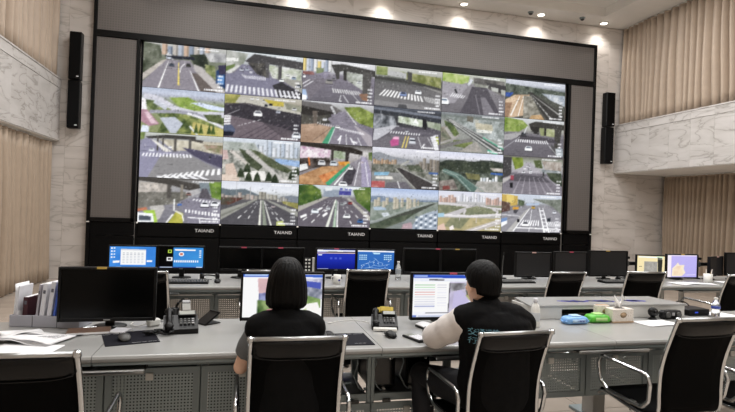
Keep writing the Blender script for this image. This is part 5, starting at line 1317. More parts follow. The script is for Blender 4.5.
def head(mb, c, yaw, R, fem):
    M = Matrix.Translation(Vector(c)) @ Matrix.Rotation(yaw, 4, 'Z')
    a, b, h = R
    mb.ball((0, -.008, .018), (a, b, h * .86), 18, 12, M)                     # cranium
    mb.loft([ring((0, .016, -.108), .030, .032, 16), ring((0, .012, -.098), .043, .050, 16), ring((0, .006, -.07), .058, .068, 16), ring((0, .004, -.03), .066, .080, 16), ring((0, 0, .01), .07, .086, 16)], True, M)
    mb.ball((0, .088, -.034), (.013, .018, .013), 8, 6, M); mb.ball((0, .083, -.012), (.009, .013, .026), 8, 6, M)   # nose
    mb.ball((0, .078, -.066), (.024, .012, .010), 8, 6, M); mb.ball((0, .066, -.1), (.02, .018, .014), 8, 6, M)
    mb.ball((0, .07, .014), (.05, .018, .012), 10, 6, M)                      # brow
    for s in (-1, 1):
        mb.ball((s * (a + .004), -.006, -.018), (.010, .019, .031), 8, 8, M)
        mb.ball((s * .034, .066, -.03), (.022, .018, .018), 8, 6, M)
    return M
def face_bits(o, M, name_iris='3a2a22'):
    ew = pmat('eye_white', 'e8e4de', .25, var=0); ir = pmat('iris_dark', '2a1c16', .2, var=0); lp = pmat('lip', 'b5685c', .45)
    for s in (-1, 1):
        e = MB().ball((s * .031, .0735, -.008), (.0125, .010, .0075), 10, 8, M).build('eye', ew, o)
        MB().ball((s * .031, .0815, -.008), (.0055, .003, .0055), 8, 6, M).build('iris', ir, e)
        MB().tube([M @ Vector(p) for p in ((s * .014, .084, .012), (s * .032, .083, .018), (s * .050, .072, .012))], [.0028, .0034, .002], 6).build('eyebrow', M_hair, o)
    MB().ball((0, .0875, -.066), (.020, .005, .006), 10, 6, M).build('lips', lp, o)

def shoe(mb, ank, toe):
    a = Vector(ank); t = Vector(toe); d = (t - a); d.z = 0; d.normalize(); s = Vector((d.y, -d.x, 0))
    rings = []
    for f, w, h in ((-.055, .022, .05), (-.045, .032, .075), (0, .036, .085), (.05, .040, .070), (.10, .045, .052), (.15, .042, .042), (.18, .028, .03), (.19, .012, .02)):
        c = a + d * f; r = []
        for j in range(12):
            an = 2 * math.pi * j / 12
            r.append(tuple(Vector((c.x, c.y, 0.002 + h / 2)) + s * (w * math.cos(an)) + Vector((0, 0, h / 2 * math.sin(an)))))
        rings.append(r)
    mb.loft(rings)

def legs(mb, J, inf=0.0, foot=True, z0=None):
    for hip, knee, ank, toe in J['leg']:
        mid = tuple(h * .5 + k * .5 for h, k in zip(hip, knee)); calf = tuple(k * .7 + a * .3 for k, a in zip(knee, ank))
        calf = (calf[0], calf[1] - .012, calf[2])
        limb(mb, [hip, mid, knee, calf, ank], [.082, .074, .054, .052, .036], inf)
        if foot: limb(mb, [ank, tuple(a * .5 + t * .5 for a, t in zip(ank, toe)), toe], [.034, .03, .022], 0)

# ---- the woman
W = dict(
    spine=[(.275, 2.515, .480, .150, .10), (.275, 2.51, .53, .165, .115), (.272, 2.495, .60, .148, .105), (.266, 2.475, .68, .124, .09), (.258, 2.462, .76, .126, .092), (.250, 2.455, .85, .136, .098), (.246, 2.455, .93, .132, .085), (.244, 2.46, .99, .085, .060)],
    tilt=0.0,
    neck=[(.244, 2.465, .975), (.244, 2.472, 1.02), (.245, 2.485, 1.07)],
    arm=[[(.128, 2.46, .940), (.086, 2.50, .850), (.050, 2.545, .742), (.072, 2.65, .766), (.112, 2.755, .787)], [(.362, 2.46, .938), (.404, 2.50, .845), (.440, 2.545, .742), (.450, 2.65, .766), (.436, 2.755, .787)]],
    leg=[((.185, 2.53, .54), (.165, 2.90, .525), (.165, 2.84, .085), (.165, 2.96, .035)), ((.365, 2.53, .54), (.37, 2.91, .525), (.38, 2.86, .085), (.38, 2.98, .035))])
AR = [.047, .040, .034, .031, .024]
mb = MB(); torso(mb, W)
for k in (0, 1): limb(mb, W['arm'][k], AR)
hand(mb, W['arm'][0][-1], (.25, 1, 0), 1); hand(mb, W['arm'][1][-1], (-.1, 1, 0), -1)
legs(mb, W)
HMW = head(mb, (.246, 2.498, 1.140), .04, (.073, .090, .118), True)
woman = remesh(mb, 'person', M_skin, None, .0055, 3)
tag(woman, 'seated person with chin length black hair, black vest and grey sleeves', 'person')
M_grey = pmat('grey_shirt_cloth', '66686a', .8, var=.1, bump=.2, scale=40)
M_trous = pmat('dark_trousers', '14151a', .8, var=.1, bump=.2, scale=40)
mb = MB(); torso(mb, W, .008, False)
for k in (0, 1):
    A = W['arm'][k]; e = tuple(a * .62 + b * .38 for a, b in zip(A[1], A[2]))
    mb.tube([A[0], A[1], e], [.056, .058, .054], 14); mb.ball(A[0], .055, 12, 8); mb.ball(A[1], .0575, 12, 8)
remesh(mb, 'shirt', M_grey, woman, .008, 3)['label'] = 'dark grey short sleeved shirt under the vest'
mb = MB(); torso(mb, W, .022, False)
for k in (0, 1): mb.ball((W['arm'][k][0][0] * .82 + .245 * .18, 2.46, .950), (.056, .058, .054), 12, 8)
limb(mb, [(.244, 2.462, .985), (.244, 2.468, 1.025)], [.066, .060], 0, 14)
vestw = remesh(mb, 'vest', M_vest, woman, .008, 4)
mb = MB()
mb.loft([ring(q[:3], q[3] + .012, q[4] + .012) for q in W['spine'][:3]]); legs(mb, W, .012, False)
remesh(mb, 'trousers', M_trous, woman, .009, 3)
for L_ in W['leg']:
    mb = MB(); shoe(mb, L_[2], L_[3]); mb.build('shoe', M_blackgloss, woman)
face_bits(woman, HMW)
# bob: a crown of combed hair, open over the face
def bob(u, v):
    th = u * 2 * math.pi           # 0 = right (+x), pi/2 = front
    z = [1.038, 1.052, 1.085, 1.12, 1.155, 1.19, 1.22, 1.245, 1.262, 1.270, 1.273][v]
    a = [.080, .092, .0955, .094, .089, .082, .071, .057, .040, .022, .004][v]
    b = [.070, .088, .098, .104, .108, .108, .098, .080, .056, .028, .004][v]
    c, s = math.cos(th), math.sin(th)
    x = a * c; y = b * s
    lim = [.012, .016, .02, .026, .034, .07, .2, .2, .2, .2, .2][v]
    if y > lim: y = lim + (y - lim) * .12
    k = 1 + .022 * math.sin(23 * u * 2 * math.pi + 1.3 * math.sin(v * .5)) + .012 * math.sin(41 * u * 2 * math.pi + v * .3)
    return (.246 + x * k, 2.493 + y * k - .004, z - .008)
nb = 96
vs = []; fs = []
for v in range(11):
    for u in range(nb): vs.append(bob(u / nb, v))
for v in range(10):
    for u in range(nb): fs.append((v * nb + u, v * nb + (u + 1) % nb, (v + 1) * nb + (u + 1) % nb, (v + 1) * nb + u))
fs.append(tuple(range(nb))[::-1]); fs.append(tuple(10 * nb + u for u in range(nb)))
MB().add(vs, fs, True).build('hair', M_hair, woman)

# ---- the man
P = dict(
    spine=[(1.365, 2.590, .480, .160, .11), (1.365, 2.585, .54, .175, .122), (1.362, 2.570, .62, .168, .118), (1.355, 2.548, .71, .162, .112), (1.345, 2.530, .80, .168, .116), (1.338, 2.522, .88, .176, .116), (1.334, 2.525, .945, .162, .096), (1.318, 2.535, .995, .100, .066)],
    tilt=0.0,
    neck=[(1.310, 2.540, .98), (1.302, 2.56, 1.025), (1.292, 2.58, 1.065)],
    arm=[[(1.168, 2.535, .952), (1.118, 2.62, .880), (1.075, 2.728, .815), (1.150, 2.84, .808), (1.225, 2.955, .795)], [(1.500, 2.540, .920), (1.548, 2.61, .835), (1.570, 2.690, .815), (1.540, 2.80, .812), (1.500, 2.915, .795)]],
    leg=[((1.26, 2.60, .545), (1.105, 2.98, .535), (1.12, 2.92, .085), (1.11, 3.03, .035)), ((1.47, 2.60, .545), (1.50, 2.98, .535), (1.51, 2.92, .085), (1.51, 3.03, .035))])
mb = MB(); torso(mb, P)
AM = [.052, .046, .040, .036, .027]
for k in (0, 1): limb(mb, P['arm'][k], AM)
hand(mb, P['arm'][0][-1], (.3, 1, 0), 1); hand(mb, P['arm'][1][-1], (-.15, 1, 0), -1)
legs(mb, P)
HM = head(mb, (1.288, 2.598, 1.124), .22, (.078, .095, .125), False)
man = remesh(mb, 'person', M_skin, None, .0055, 3)
tag(man, 'seated person with short black hair, black lettered vest over white sleeves', 'person')
M_shirt = pmat('white_shirt_cloth', 'e2dcd8', .8, var=.04, bump=.35, scale=22)
mb = MB(); torso(mb, P, .008, False)
SL = [[.072, .076, .066, .058, .038], [.066, .066, .058, .052, .038]]
for k in (0, 1):
    A = P['arm'][k]
    pts = bez(A, 4); rr = np.interp(np.linspace(0, 4, len(pts)), range(5), SL[k])
    rr = [r * (1 + .045 * math.sin(i * 2.1)) for i, r in enumerate(rr)]
    pts = [tuple(p) for p in pts]
    # keep the sleeve resting on the worktop instead of sinking through it
    pts = [(p[0], p[1], max(p[2], (DZ + r * .97) if p[1] > 2.70 else p[2])) for p, r in zip(pts, rr)]
    mb.tube(pts, rr, 16)
    for p, r in zip(pts[:-1], rr): mb.ball(p, r * .985, 14, 8)
remesh(mb, 'shirt', M_shirt, man, .008, 4)['label'] = 'loose white long sleeved shirt under the vest'
mb = MB(); torso(mb, P, .026, False)
for k in (0, 1): mb.ball((P['arm'][k][0][0] * .86 + 1.334 * .14, P['arm'][k][0][1], P['arm'][k][0][2] - .006), (.066, .066, .062), 12, 8)
limb(mb, [(1.314, 2.535, .975), (1.306, 2.55, 1.02)], [.072, .064], 0, 14)
vest = remesh(mb, 'vest', M_vest, man, .008, 4)
mb = MB().loft([ring((1.308, 2.548, .995), .078, .072, 24), ring((1.302, 2.554, 1.025), .072, .068, 24), ring((1.299, 2.562, 1.046), .068, .065, 24), ring((1.299, 2.562, 1.042), .060, .058, 24)])
mb.build('collar', M_vest, vest)
# lettering wrapped on the back of the vest
M_let = pmat('vest_lettering', '6a9cac', .7)
bvh = BVHTree.FromPolygons([v.co for v in vest.data.vertices], [tuple(p.vertices) for p in vest.data.polygons])
for body, z in (('交通运输', .905), ('行政执法', .863)):
    me = text_mesh(body, .037, M_let, 'lettering', 0.0005)
    for v in me.vertices:
        x, y, zz = 1.222 + v.co.x * .95, v.co.z, z + v.co.y
        h = bvh.ray_cast(Vector((x, 2.0, zz)), Vector((0, 1, 0)))
        yy = (h[0].y if h[0] else 2.39) - .0012 - (0.0008 if y > 0 else 0)
        v.co = (x, yy, zz)
    o = bpy.data.objects.new('lettering', me); COL.objects.link(o); o.parent = vest
mb = MB()
mb.loft([ring(q[:3], q[3] + .012, q[4] + .012) for q in P['spine'][:3]]); legs(mb, P, .016, False)
remesh(mb, 'trousers', M_trous, man, .009, 3)
for L_ in P['leg']:
    mb = MB(); shoe(mb, L_[2], L_[3]); mb.build('shoe', M_blackgloss, man)
face_bits(man, HM)
# short hair cap: thick over the crown, faded at the nape, clear of the face and ears
mb = MB()
def cap(u, v):
    th = u * 2 * math.pi; ph = v * math.pi * .5
    c, s = math.cos(th), math.sin(th)
    front = max(0, s)
    low = -.040 - .022 * max(0, -s) ** 2 + .124 * front ** .7 + (.028 if abs(s) < .45 else 0)    # hair line height by direction
    top = .128
    z = low + (top - low) * math.sin(ph)
    f = max(0.02, 1 - max(0, (z - .012) / (top - .010)) ** 2.2) ** .5
    a, b = .091, .108
    if z < 0: f *= 1 + z * 1.6
    k = 1 + .012 * math.sin(37 * th + 9 * v) + .010 * math.sin(61 * th - 14 * v)
    return HM @ Vector((a * f * c * k, -.009 + b * f * s * k, z))
nu, nv = 90, 14
vs = [tuple(cap(i / nu, j / nv)) for j in range(nv + 1) for i in range(nu)]
fs = [(j * nu + i, j * nu + (i + 1) % nu, (j + 1) * nu + (i + 1) % nu, (j + 1) * nu + i) for j in range(nv) for i in range(nu)]
fs.append(tuple(range(nu))[::-1]); fs.append(tuple(nv * nu + i for i in range(nu)))
MB().add(vs, fs, True).build('hair', M_hair, man)

# ------------------------------------------------------------------ things on the front desk
D = DZ + .0006
M_navy = pmat('mouse_pad_navy', '16161e', .8, var=.1, spec=.15)
M_brown = pmat('brown_folder', '6e5648', .6, var=.08)
M_grey_pl = pmat('grey_plastic', '8c8c8e', .45)
M_lcd = pmat('lcd_grey', '84867e', .3)
M_print = pmat('printed_grey', '5c5c66', .8)
def text_lines(mb, x0, x1, y0, dy, n, z, seed, hh=.004, M=None):
    rng = random.Random(seed)
    for j in range(n):
        x = x0
        while x < x1 - .01:
            w = rng.uniform(.01, .03); w = min(w, x1 - x)
            mb.box(((x + w / 2), y0 + dy * j, z), (w, hh, .0004), M=M); x += w + .005
def mouse_pad(label, poly, x, y, letters):
    t = thing('mouse_pad', label, 'mouse pad', (x, y, D))
    MB().prism([(p[0] - x, p[1] - y) for p in poly], 'z', 0, .003).build('pad', M_navy, t)
    for body, lx, ly, rz, sz in letters:
        me = text_mesh(body, sz, M_paper, 'lettering', .0002)
        o = bpy.data.objects.new('lettering', me); COL.objects.link(o); o.parent = t; o.location = (lx - x, ly - y, .0034); o.rotation_euler = (0, 0, rz)
    return t
mouse_pad('dark navy mouse pad with white lettering below the big black monitor', [(-.619, 2.948), (-.365, 3.023), (-.44, 3.30), (-.70, 3.235)], -.53, 3.12, [('—  ——  — —', -.66, 3.20, -1.25 + 1.57 - .06, .030), ('—— — —— —', -.43, 3.03, .28, .022)])
mouse_pad("black mouse pad with white lettering right of the woman", [(.520, 2.842), (.776, 2.835), (.775, 3.11), (.535, 3.11)], .65, 2.98, [('— —— — ——', .665, 3.085, 0, .028), ('— — —', .70, 2.87, 0, .018)])
def mouse(label, x, y, rz, mat, z=D, sc=1.0):
    t = thing('computer_mouse', label, 'mouse', (x, y, z), rz, 'computer mice on the front desk', sc)
    rings = []
    for f, w, h in ((-.052, .012, .012), (-.045, .024, .022), (-.02, .031, .034), (.01, .031, .036), (.035, .028, .026), (.05, .018, .015), (.054, .008, .009)):
        rings.append([(w * math.cos(2 * math.pi * j / 12), f, max(0.0005, h / 2 + h / 2 * math.sin(2 * math.pi * j / 12))) for j in range(12)])
    MB().loft(rings).build('shell', mat, t)
    MB().box((0, .028, .029), (.006, .02, .01), .003).build('wheel', M_grey_pl, t)
    MB().tube(bez([(0, .05, .006), (.01, .09, .004), (-.01, .14, .004), (.02, .19, .004)], 4), .0022, 5).build('lead', M_black, t)
    return t
mouse('dark grey mouse on the navy mouse pad at left', -.552, 3.075, .3, M_dksteel, D + .0035, 1.0)
mouse('black mouse on bare desk in front of the telephone with notes', .915, 3.01, .1, M_black)
mouse("black mouse on the mouse pad beside the woman's right side", .545, 3.02, .0, M_black, D + .0035)
# desk telephones
def phone(label, x, y, rz, notes=False):
    t = thing('desk_telephone', label, 'telephone', (x, y, D), rz, 'desk telephones')
    MB().prism([(-.085, 0), (.085, 0), (.085, .075), (.045, .085), (-.085, .028)], 'x', -.095, .095).build('base', M_black, t)
    sl = math.atan2(.057, .13)
    Mx = Matrix.Translation((0, -.02, .0575)) @ Matrix.Rotation(sl, 4, 'X')
    lcd = MB().box((.035, .062, .012), (.10, .05, .014), .003, M=Mx).build('display_housing', M_black, t)
    MB().box((.035, .062, .0195), (.085, .036, .002), M=Mx).build('display', M_lcd, lcd)
    kp = MB()
    for i in range(4):
        for j in range(3): MB().box((-.0 + .022 * i, .015 - .020 * j, .006), (.016, .013, .008), .002, M=Mx).build('key', M_grey_pl if i == 3 else M_dksteel, t)
    hs = MB()
    hs.tube(bez([(-.065, -.06, .030), (-.065, -.02, .046), (-.065, .04, .052), (-.065, .085, .058)], 4), .016, 10, M=Mx @ Matrix.Translation((0, 0, -.03)))
    for yy in (-.052, .075): hs.ball((-.065, yy, .012 if yy < 0 else .022), (.026, .030, .018), 12, 8, M=Mx)
    hs.build('handset', M_black, t)
    if notes:
        for k, (dx, a) in enumerate(((0, .1), (.02, -.12))):
            MB().grid(lambda u, v: ((u - .5) * .10 + dx, .08 + .02 * v + .012 * math.sin(3 * u + k), .088 + .034 * v + .006 * k), 5, 4, thick=(0, .001, .001)).build('sticky_note', pmat('sticky_yellow', 'd8c05c', .8, var=.08), t)
    return t
phone('black desk telephone with grey display, left of the woman', -.285, 3.27, .12)
ph = phone('black desk telephone with yellow paper notes, between the two people', .945, 3.25, -.22, True)
ph.scale = (.86, .86, .9)
MB().box((.0, -.115, .012), (.17, .05, .020), .004).build('card_tray', M_white, ph)
# coiled cord heap by the left telephone
t = thing('telephone_cord', 'black coiled telephone cord lying in a heap beside the telephone', 'cord', (-.43, 3.18, D + .0035), 0)
MB().tube([(.05 * math.sin(k * .21) + .012 * math.cos(k * 1.9) + .0006 * k, .03 * math.cos(k * .17) + .012 * math.sin(k * 1.9), .008 + .014 * (1 + math.sin(k * .6)) * .5 + .0) for k in range(110)], .004, 5).build('coil', M_black, t)
t = thing('plug_adapter', 'white plug adapter lying beside the left telephone', 'adapter', (-.455, 3.42, D), .6)
MB().box((0, 0, .022), (.075, .045, .042), .008).build('body', M_white, t)
for s in (-1, 1): MB().box((.045, s * .010, .022), (.018, .003, .008)).build('prong', M_alu, t)
MB().tube(bez([(-.038, 0, .02), (-.08, .02, .006), (-.1, .08, .005), (-.06, .14, .005)], 4), .003, 5).build('lead', M_white, t)
t = thing('pen_holder', 'small black desk holder behind the left telephone', 'holder', (-.345, 3.52, D), 0)
MB().lathe([(.030, 0), (.034, .004), (.034, .05), (.028, .055), (.028, .085), (.020, .09), (.016, .012)], 12).build('cup', M_black, t)
MB().box((.01, 0, .10), (.014, .014, .05), .004, ry=.35).build('clip_arm', M_black, t)
t = thing('clear_container', 'clear plastic container with pale lid behind left telephone', 'container', (-.275, 3.50, D), .15)
MB().prism([(-.030, 0), (.030, 0), (.034, .105), (.010, .125), (-.030, .085)], 'x', -.024, .024).build('body', pmat('frosted_plastic', 'd2d2ce', .3, trans=.55), t)
MB().box((0, .02, .125), (.05, .035, .012), .004, rx=.3).build('lid', M_grey_pl, t)
t = thing('phone_stand', 'black wedge shaped phone stand behind the left telephone', 'stand', (-.14, 3.46, D), -.9)
MB().prism([(-.055, 0), (.06, 0), (.06, .006), (-.035, .006), (.045, .055), (.060, .066), (.050, .072), (.03, .060), (-.055, .010)], 'x', -.045, .045).build('wedge', M_black, t)
MB().box((0, .045, .07), (.09, .012, .008), .003).build('rear_lip', M_black, t)
# file organiser with folders
org = thing('desk_organiser', 'long grey plastic organiser tray at the left end of front desk', 'organiser', (-1.045, 3.43, D), -.22)
M_org = pmat('organiser_grey', 'a9aab4', .5, var=.02)
MB().box((0, .07, .005), (.40, .15, .010), .002).build('tray_floor', M_org, org)
MB().box((0, -.003, .034), (.40, .008, .066), .002).build('front_wall', M_org, org)
MB().box((0, .145, .05), (.40, .008, .10), .002).build('back_wall', M_org, org)
for x in (-.196, -.068, .072, .196): MB().box((x, .07, .034), (.007, .142, .064), .002).build('divider', M_org, org)
for x in (-.068, .072): MB().box((x, -.0075, .034), (.003, .002, .064)).build('groove', M_dksteel, org)
def filed(name, label, cat, lx, w, h, lean, mat, extra=None, d=.13):
    x, y = rot2(lx - .018, .07, -.22)
    t = thing(name, label, cat, (-1.045 + x, 3.43 + y, D + .011), -.22, 'files standing in the organiser', 1.0)
    h *= 1.27; lean *= .75
    Mx = Matrix.Rotation(lean, 4, 'Y')
    MB().box((0, 0, h / 2), (w, d, h), .002, M=Mx).build('cover', mat, t)
    if extra: extra(t, Mx, w, h, d)
    return t
M_wh = pmat('white_card', 'dcdce2', .6, var=.03); M_blue = pmat('blue_folder', '3a5cb8', .5); M_maroon = pmat('maroon_book', '3c1420', .5)
def lab_(t, Mx, w, h, d):
    MB().box((0, -d / 2 - .001, h * .80), (w * .5, .002, .02), M=Mx).build('spine_label', M_print, t)
    MB().box((0, 0, h + .0005), (w * .7, d * .92, .001), M=Mx).build('page_block', M_paper, t)
def loose(t, Mx, w, h, d):
    for k in range(4):
        MB().grid(lambda u, v: (-.012 + .008 * k + .010 * math.sin(2.5 * v + k) * v, (u - .5) * d, v * (h + .012 - .006 * k)), 3, 7, thick=(.0012, 0, 0)).build('sheet', M_paper, t)
filed('paper_bundle', 'bundle of loose white sheets standing at the left of organiser', 'papers', -.155, .010, .175, .10, M_wh, loose)
filed('book', 'small maroon book standing between loose sheets and binders', 'book', -.105, .028, .125, .06, M_maroon, lab_)
filed('file_folder', 'thin pale folder standing right of the maroon book', 'folder', -.040, .012, .185, .12, pmat('pale_folder', 'a8a4ac', .5), lab_)
filed('ring_binder', 'white binder with small spine label, left one of two', 'binder', -.012, .026, .19, .13, M_wh, lab_)
filed('ring_binder', 'white binder with small spine label beside the blue folder', 'binder', .028, .026, .20, .16, M_wh, lab_)
filed('file_folder', 'bright blue folder standing right of the white binders', 'folder', .056, .014, .215, .20, M_blue, lab_)
filed('file_folder', 'grey folder leaning against the blue folder', 'folder', .100, .014, .20, .22, M_grey_pl, lab_)
filed('book', 'dark book leaning at the right end, beside the big monitor', 'book', .145, .03, .15, .12, pmat('dark_book', '20141a', .5), lab_)
# paper piles at the left
def sheet(label, x, y, w, d, rz, curl, z, seed, lines=0, n=1, group='loose papers at the left of front desk'):
    t = thing('paper_pile', label, 'papers', (x, y, z), rz, group)
    rng = random.Random(seed)
    for k in range(n):
        ph, am = rng.uniform(0, 6), curl * rng.uniform(.6, 1.1)
        dx, dy, dr = rng.uniform(-.02, .02), rng.uniform(-.02, .02), rng.uniform(-.08, .08)
        def fn(u, v):
            X, Y = rot2((u - .5) * w, (v - .5) * d, dr)
            zz = .0012 * k + .001 + am * max(0, math.sin(u * 3.0 + ph * .2)) * (1 - v) ** 1.5 * (.3 + .7 * u)
            return (X + dx, Y + dy, zz + am * .25 * (1 + math.sin(5 * v + ph)) * (1 - u) * v)
        s = MB().grid(fn, 8, 8, thick=(0, 0, .0008)).build('sheet', M_paper, t)
        if k == n - 1 and lines:
            m = MB()
            for j in range(lines):
                v = .9 - j * .055; u = .12
                while u < .86:
                    u2 = min(.88, u + rng.uniform(.05, .14))
                    a = Vector(fn(u, v)) + Vector((0, 0, .0013)); b = Vector(fn(u2, v)) + Vector((0, 0, .0013)); c = Vector(fn(u2, v + .018)) + Vector((0, 0, .0013)); d_ = Vector(fn(u, v + .018)) + Vector((0, 0, .0013))
                    m.add([a, b, c, d_], [(0, 1, 2, 3)]); u = u2 + .02
            o = m.build('printed_lines', M_print, s); o['kind'] = 'stuff'
    return t
sheet('flat white papers nearest the left black chair', -.99, 2.93, .30, .21, -.12, .006, D, 1, 0, 3)
sheet('curled pile of white printed sheets at the left end of front desk', -.985, 3.12, .30, .21, -.35, .045, D + .006, 2, 8, 5)
sheet('creased white sheets folded up behind the printed pile', -1.10, 3.22, .20, .20, .5, .06, D + .004, 3, 0, 3)
t = thing('clipboard', 'brown clipboard lying in front of the big black monitor', 'clipboard', (-.775, 3.28, D), .16)
MB().box((0, 0, .008), (.22, .13, .015), .003).build('cover', M_brown, t)
MB().box((0, .055, .018), (.07, .015, .006), .002).build('metal_clip', M_alu, t)
MB().box((0, -.066, .008), (.212, .004, .010)).build('page_edge', M_paper, t)
t = thing('notepad', 'pale grey notepad lying below the big monitor stand', 'notepad', (-.615, 3.285, D), -.2)
MB().box((0, 0, .006), (.085, .12, .011), .002).build('page_block', M_wh, t)
MB().box((0, .052, .0125), (.085, .012, .003), .001).build('binding', M_grey_pl, t)
t = thing('pen', 'dark pen lying between the papers and the clipboard', 'pen', (-.845, 3.17, D + .004), .5)
MB().tube([(-.07, 0, 0), (.055, 0, 0), (.07, 0, 0)], [.004, .004, .0015], 8).build('barrel', M_black, t)
MB().box((-.05, .001, .0045), (.035, .002, .0015)).build('clip', M_alu, t)
# right of the woman / near the man
t = thing('keyboard', "black keyboard under the man's hands", 'keyboard', (1.36, 3.06, D), -.03)
MB().prism([(-.07, 0), (.07, 0), (.07, .022), (-.07, .012)], 'x', -.20, .20).build('tray', M_black, t)
m = MB()
for j in range(5):
    for i in range(15): m.box((-.182 + .026 * i, -.052 + .026 * j, .019 + .0019 * j), (.021, .021, .008), .003)
o = m.build('keys', M_dksteel, t); o['kind'] = 'stuff'
t = thing('notebook', "white opened notebook left of the man's monitor stand", 'notebook', (1.225, 3.20, D), .25, None, .85)
MB().box((0, 0, .008), (.13, .17, .015), .003).build('cover', M_black, t)
MB().grid(lambda u, v: ((u - .5) * .125, (v - .5) * .165, .0165 + .014 * math.sin(math.pi * u) + .004 * v), 8, 3, thick=(0, 0, .002)).build('page', M_paper, t)
m = MB(); text_lines(m, -.05, .05, -.06, .016, 8, .034, 4)
t = thing('desk_calculator', "dark flat calculator with grey keys by the man's elbow", 'calculator', (1.052, 2.94, D), .30)
MB().box((0, 0, .006), (.085, .17, .012), .004).build('case', M_black, t)
MB().box((0, .058, .0128), (.068, .03, .002)).build('display', M_lcd, t)
for i in range(4):
    for j in range(5): MB().box((-.027 + .018 * i, -.062 + .021 * j, .0145), (.015, .017, .005), .002).build('key', M_wh, t)
t = thing('thin_cable', 'thin white cable lying behind the telephone with notes', 'cable', (.72, 3.42, D + .0025), 0)
MB().tube(bez([(-.09, -.02, 0), (-.03, .03, 0), (.05, .05, .0), (.12, .03, 0), (.16, -.04, 0)], 5), .0022, 5).build('cord', M_white, t)
MB().box((-.1, -.024, .002), (.025, .010, .006), .002).build('connector', M_white, t)
# right part of the front desk
t = thing('spray_bottle', "white plastic bottle beside the man's right shoulder", 'bottle', (1.975, 3.18, D), 0, None, 1.0)
t.scale = (1.05, 1.05, 1.38)
MB().lathe([(.026, 0), (.029, .004), (.029, .085), (.022, .105), (.012, .112), (.012, .12)], 16).build('body', M_white, t)
MB().lathe([(.014, .119), (.014, .137), (.011, .139)], 12).build('cap', M_wh, t)
MB().lathe([(.0295, .03), (.0297, .031), (.0297, .07), (.0295, .071)], 16).build('label', pmat('pale_label', 'c4c8cc', .5), t)
def wipes(label, x, y, rz, w, d, h, c1, c2, sc=1):
    t = thing('wipes_pack', label, 'wipes pack', (x, y, D), rz, 'packs of wet wipes')
    def pil(u, v):
        pass
    rings = []
    for f, q in ((-.5, .55), (-.47, .8), (-.40, .95), (-.2, 1), (.2, 1), (.40, .95), (.47, .8), (.5, .55)):
        rings.append([(f * w, d / 2 * q ** .4 * math.copysign(abs(math.cos(a_)) ** .45, math.cos(a_)), .0008 + h / 2 + h / 2 * q * math.copysign(abs(math.sin(a_)) ** .6, math.sin(a_)) - h / 2 * (1 - q) * .8) for a_ in [2 * math.pi * (j + .5) / 16 for j in range(16)]])
    MB().loft(rings).build('pouch', c1, t)
    for s in (-1, 1):
        MB().grid(lambda u, v: (s * (w / 2 - .006 + u * .018), (v - .5) * d * .80, .0008 + h * .35 + .004 * math.sin(9 * v)), 2, 6, thick=(0, 0, .0012)).build('crimped_end', c1, t)
    MB().box((0, 0, h + .004), (w * .42, d * .55, .010), .004).build('flip_lid', c2, t)
    MB().grid(lambda u, v: ((u - .5) * w * .62, -d / 2 - .0008, h * .30 + v * h * .42), 3, 2, thick=(0, -.001, 0)).build('printed_label', c2, t)
    return t
wb_ = wipes('light blue pack of wipes left of the green pack', 2.330, 3.255, .06, .172, .095, .052, pmat('pack_blue', '7fb2e8', .35, var=.12, scale=30), pmat('pack_blue_light', 'b8d8f4', .35))
wipes('green pack of wipes between blue pack and tissue box', 2.535, 3.285, .0, .155, .10, .056, pmat('pack_green', '58b838', .35, var=.2, scale=25), pmat('pack_green_light', 'b4e08c', .35, var=.1))
me = text_mesh('~ww~', .03, M_ink, 'lettering', .0004); o = bpy.data.objects.new('lettering', me); COL.objects.link(o); o.parent = wb_; o.location = (.02, -.0555, .028); o.rotation_euler = (math.pi / 2, 0, 0)
# tissue box
M_tb = None
def dotted(name, base, dot, k=95):
    m, t, b = nt(name)
    tc = t.nodes.new('ShaderNodeTexCoord'); v = t.nodes.new('ShaderNodeTexVoronoi'); v.inputs['Scale'].default_value = k
    t.links.new(tc.outputs['Object'], v.inputs['Vector'])
    q = mathn(t, 'LESS_THAN', v.outputs['Distance'], .27)
    mx = t.nodes.new('ShaderNodeMix'); mx.data_type = 'RGBA'; mx.inputs[6].default_value = hx(base) + (1,); mx.inputs[7].default_value = hx(dot) + (1,)
    t.links.new(q, mx.inputs[0]); t.links.new(mx.outputs[2], b.inputs['Base Color']); b.inputs['Roughness'].default_value = .55
    return m
M_tb = dotted('tissue_box_print', 'e4dcd2', 'a8988a'); M_tan = pmat('kraft_tan', 'b89c80', .6); M_medal = pmat('medallion_brown', '8a7448', .5); M_tissue = pmat('tissue', 'f2f0ee', .9, var=.02)
t = thing('tissue_box', 'patterned white tissue box with brown emblem and pulled up tissue', 'tissue box', (2.715, 3.285, D), .04, None, .80)
MB().box((0, 0, .062), (.225, .115, .120), .003).build('carton', M_tb, t)
MB().box((0, -.0008, .008), (.227, .117, .014), .001).build('base_band', M_tan, t)
em = MB().lathe([(.034, 0), (.034, .0012)], 20, M=Matrix.Translation((.0, -.0578, .07)) @ Matrix.Rotation(math.pi / 2, 4, 'X'), sy=.72).build('emblem', M_medal, t)
MB().lathe([(.026, 0), (.026, .0008)], 20, M=Matrix.Translation((.0, -.0592, .07)) @ Matrix.Rotation(math.pi / 2, 4, 'X'), sy=.66).build('emblem_ring', M_tan, em)
MB().lathe([(.06, 0), (.06, .001)], 18, (0, 0, .122), sx=1, sy=.45).build('opening', M_void, t)
MB().grid(lambda u, v: ((u - .5) * (.10 - .02 * v) + .012 * math.sin(5 * v + u * 4), .020 * math.sin(u * 9) * (1 - .4 * v),   .112 + v * (.095 + .035 * math.sin(u * 7 + 1.2))), 14, 8, thick=(0, .0015, 0)).build('tissue', M_tissue, t)
t = thing('tissue_box', 'second patterned box standing half hidden behind the tissue box', 'tissue box', (2.615, 3.372, D), .0)
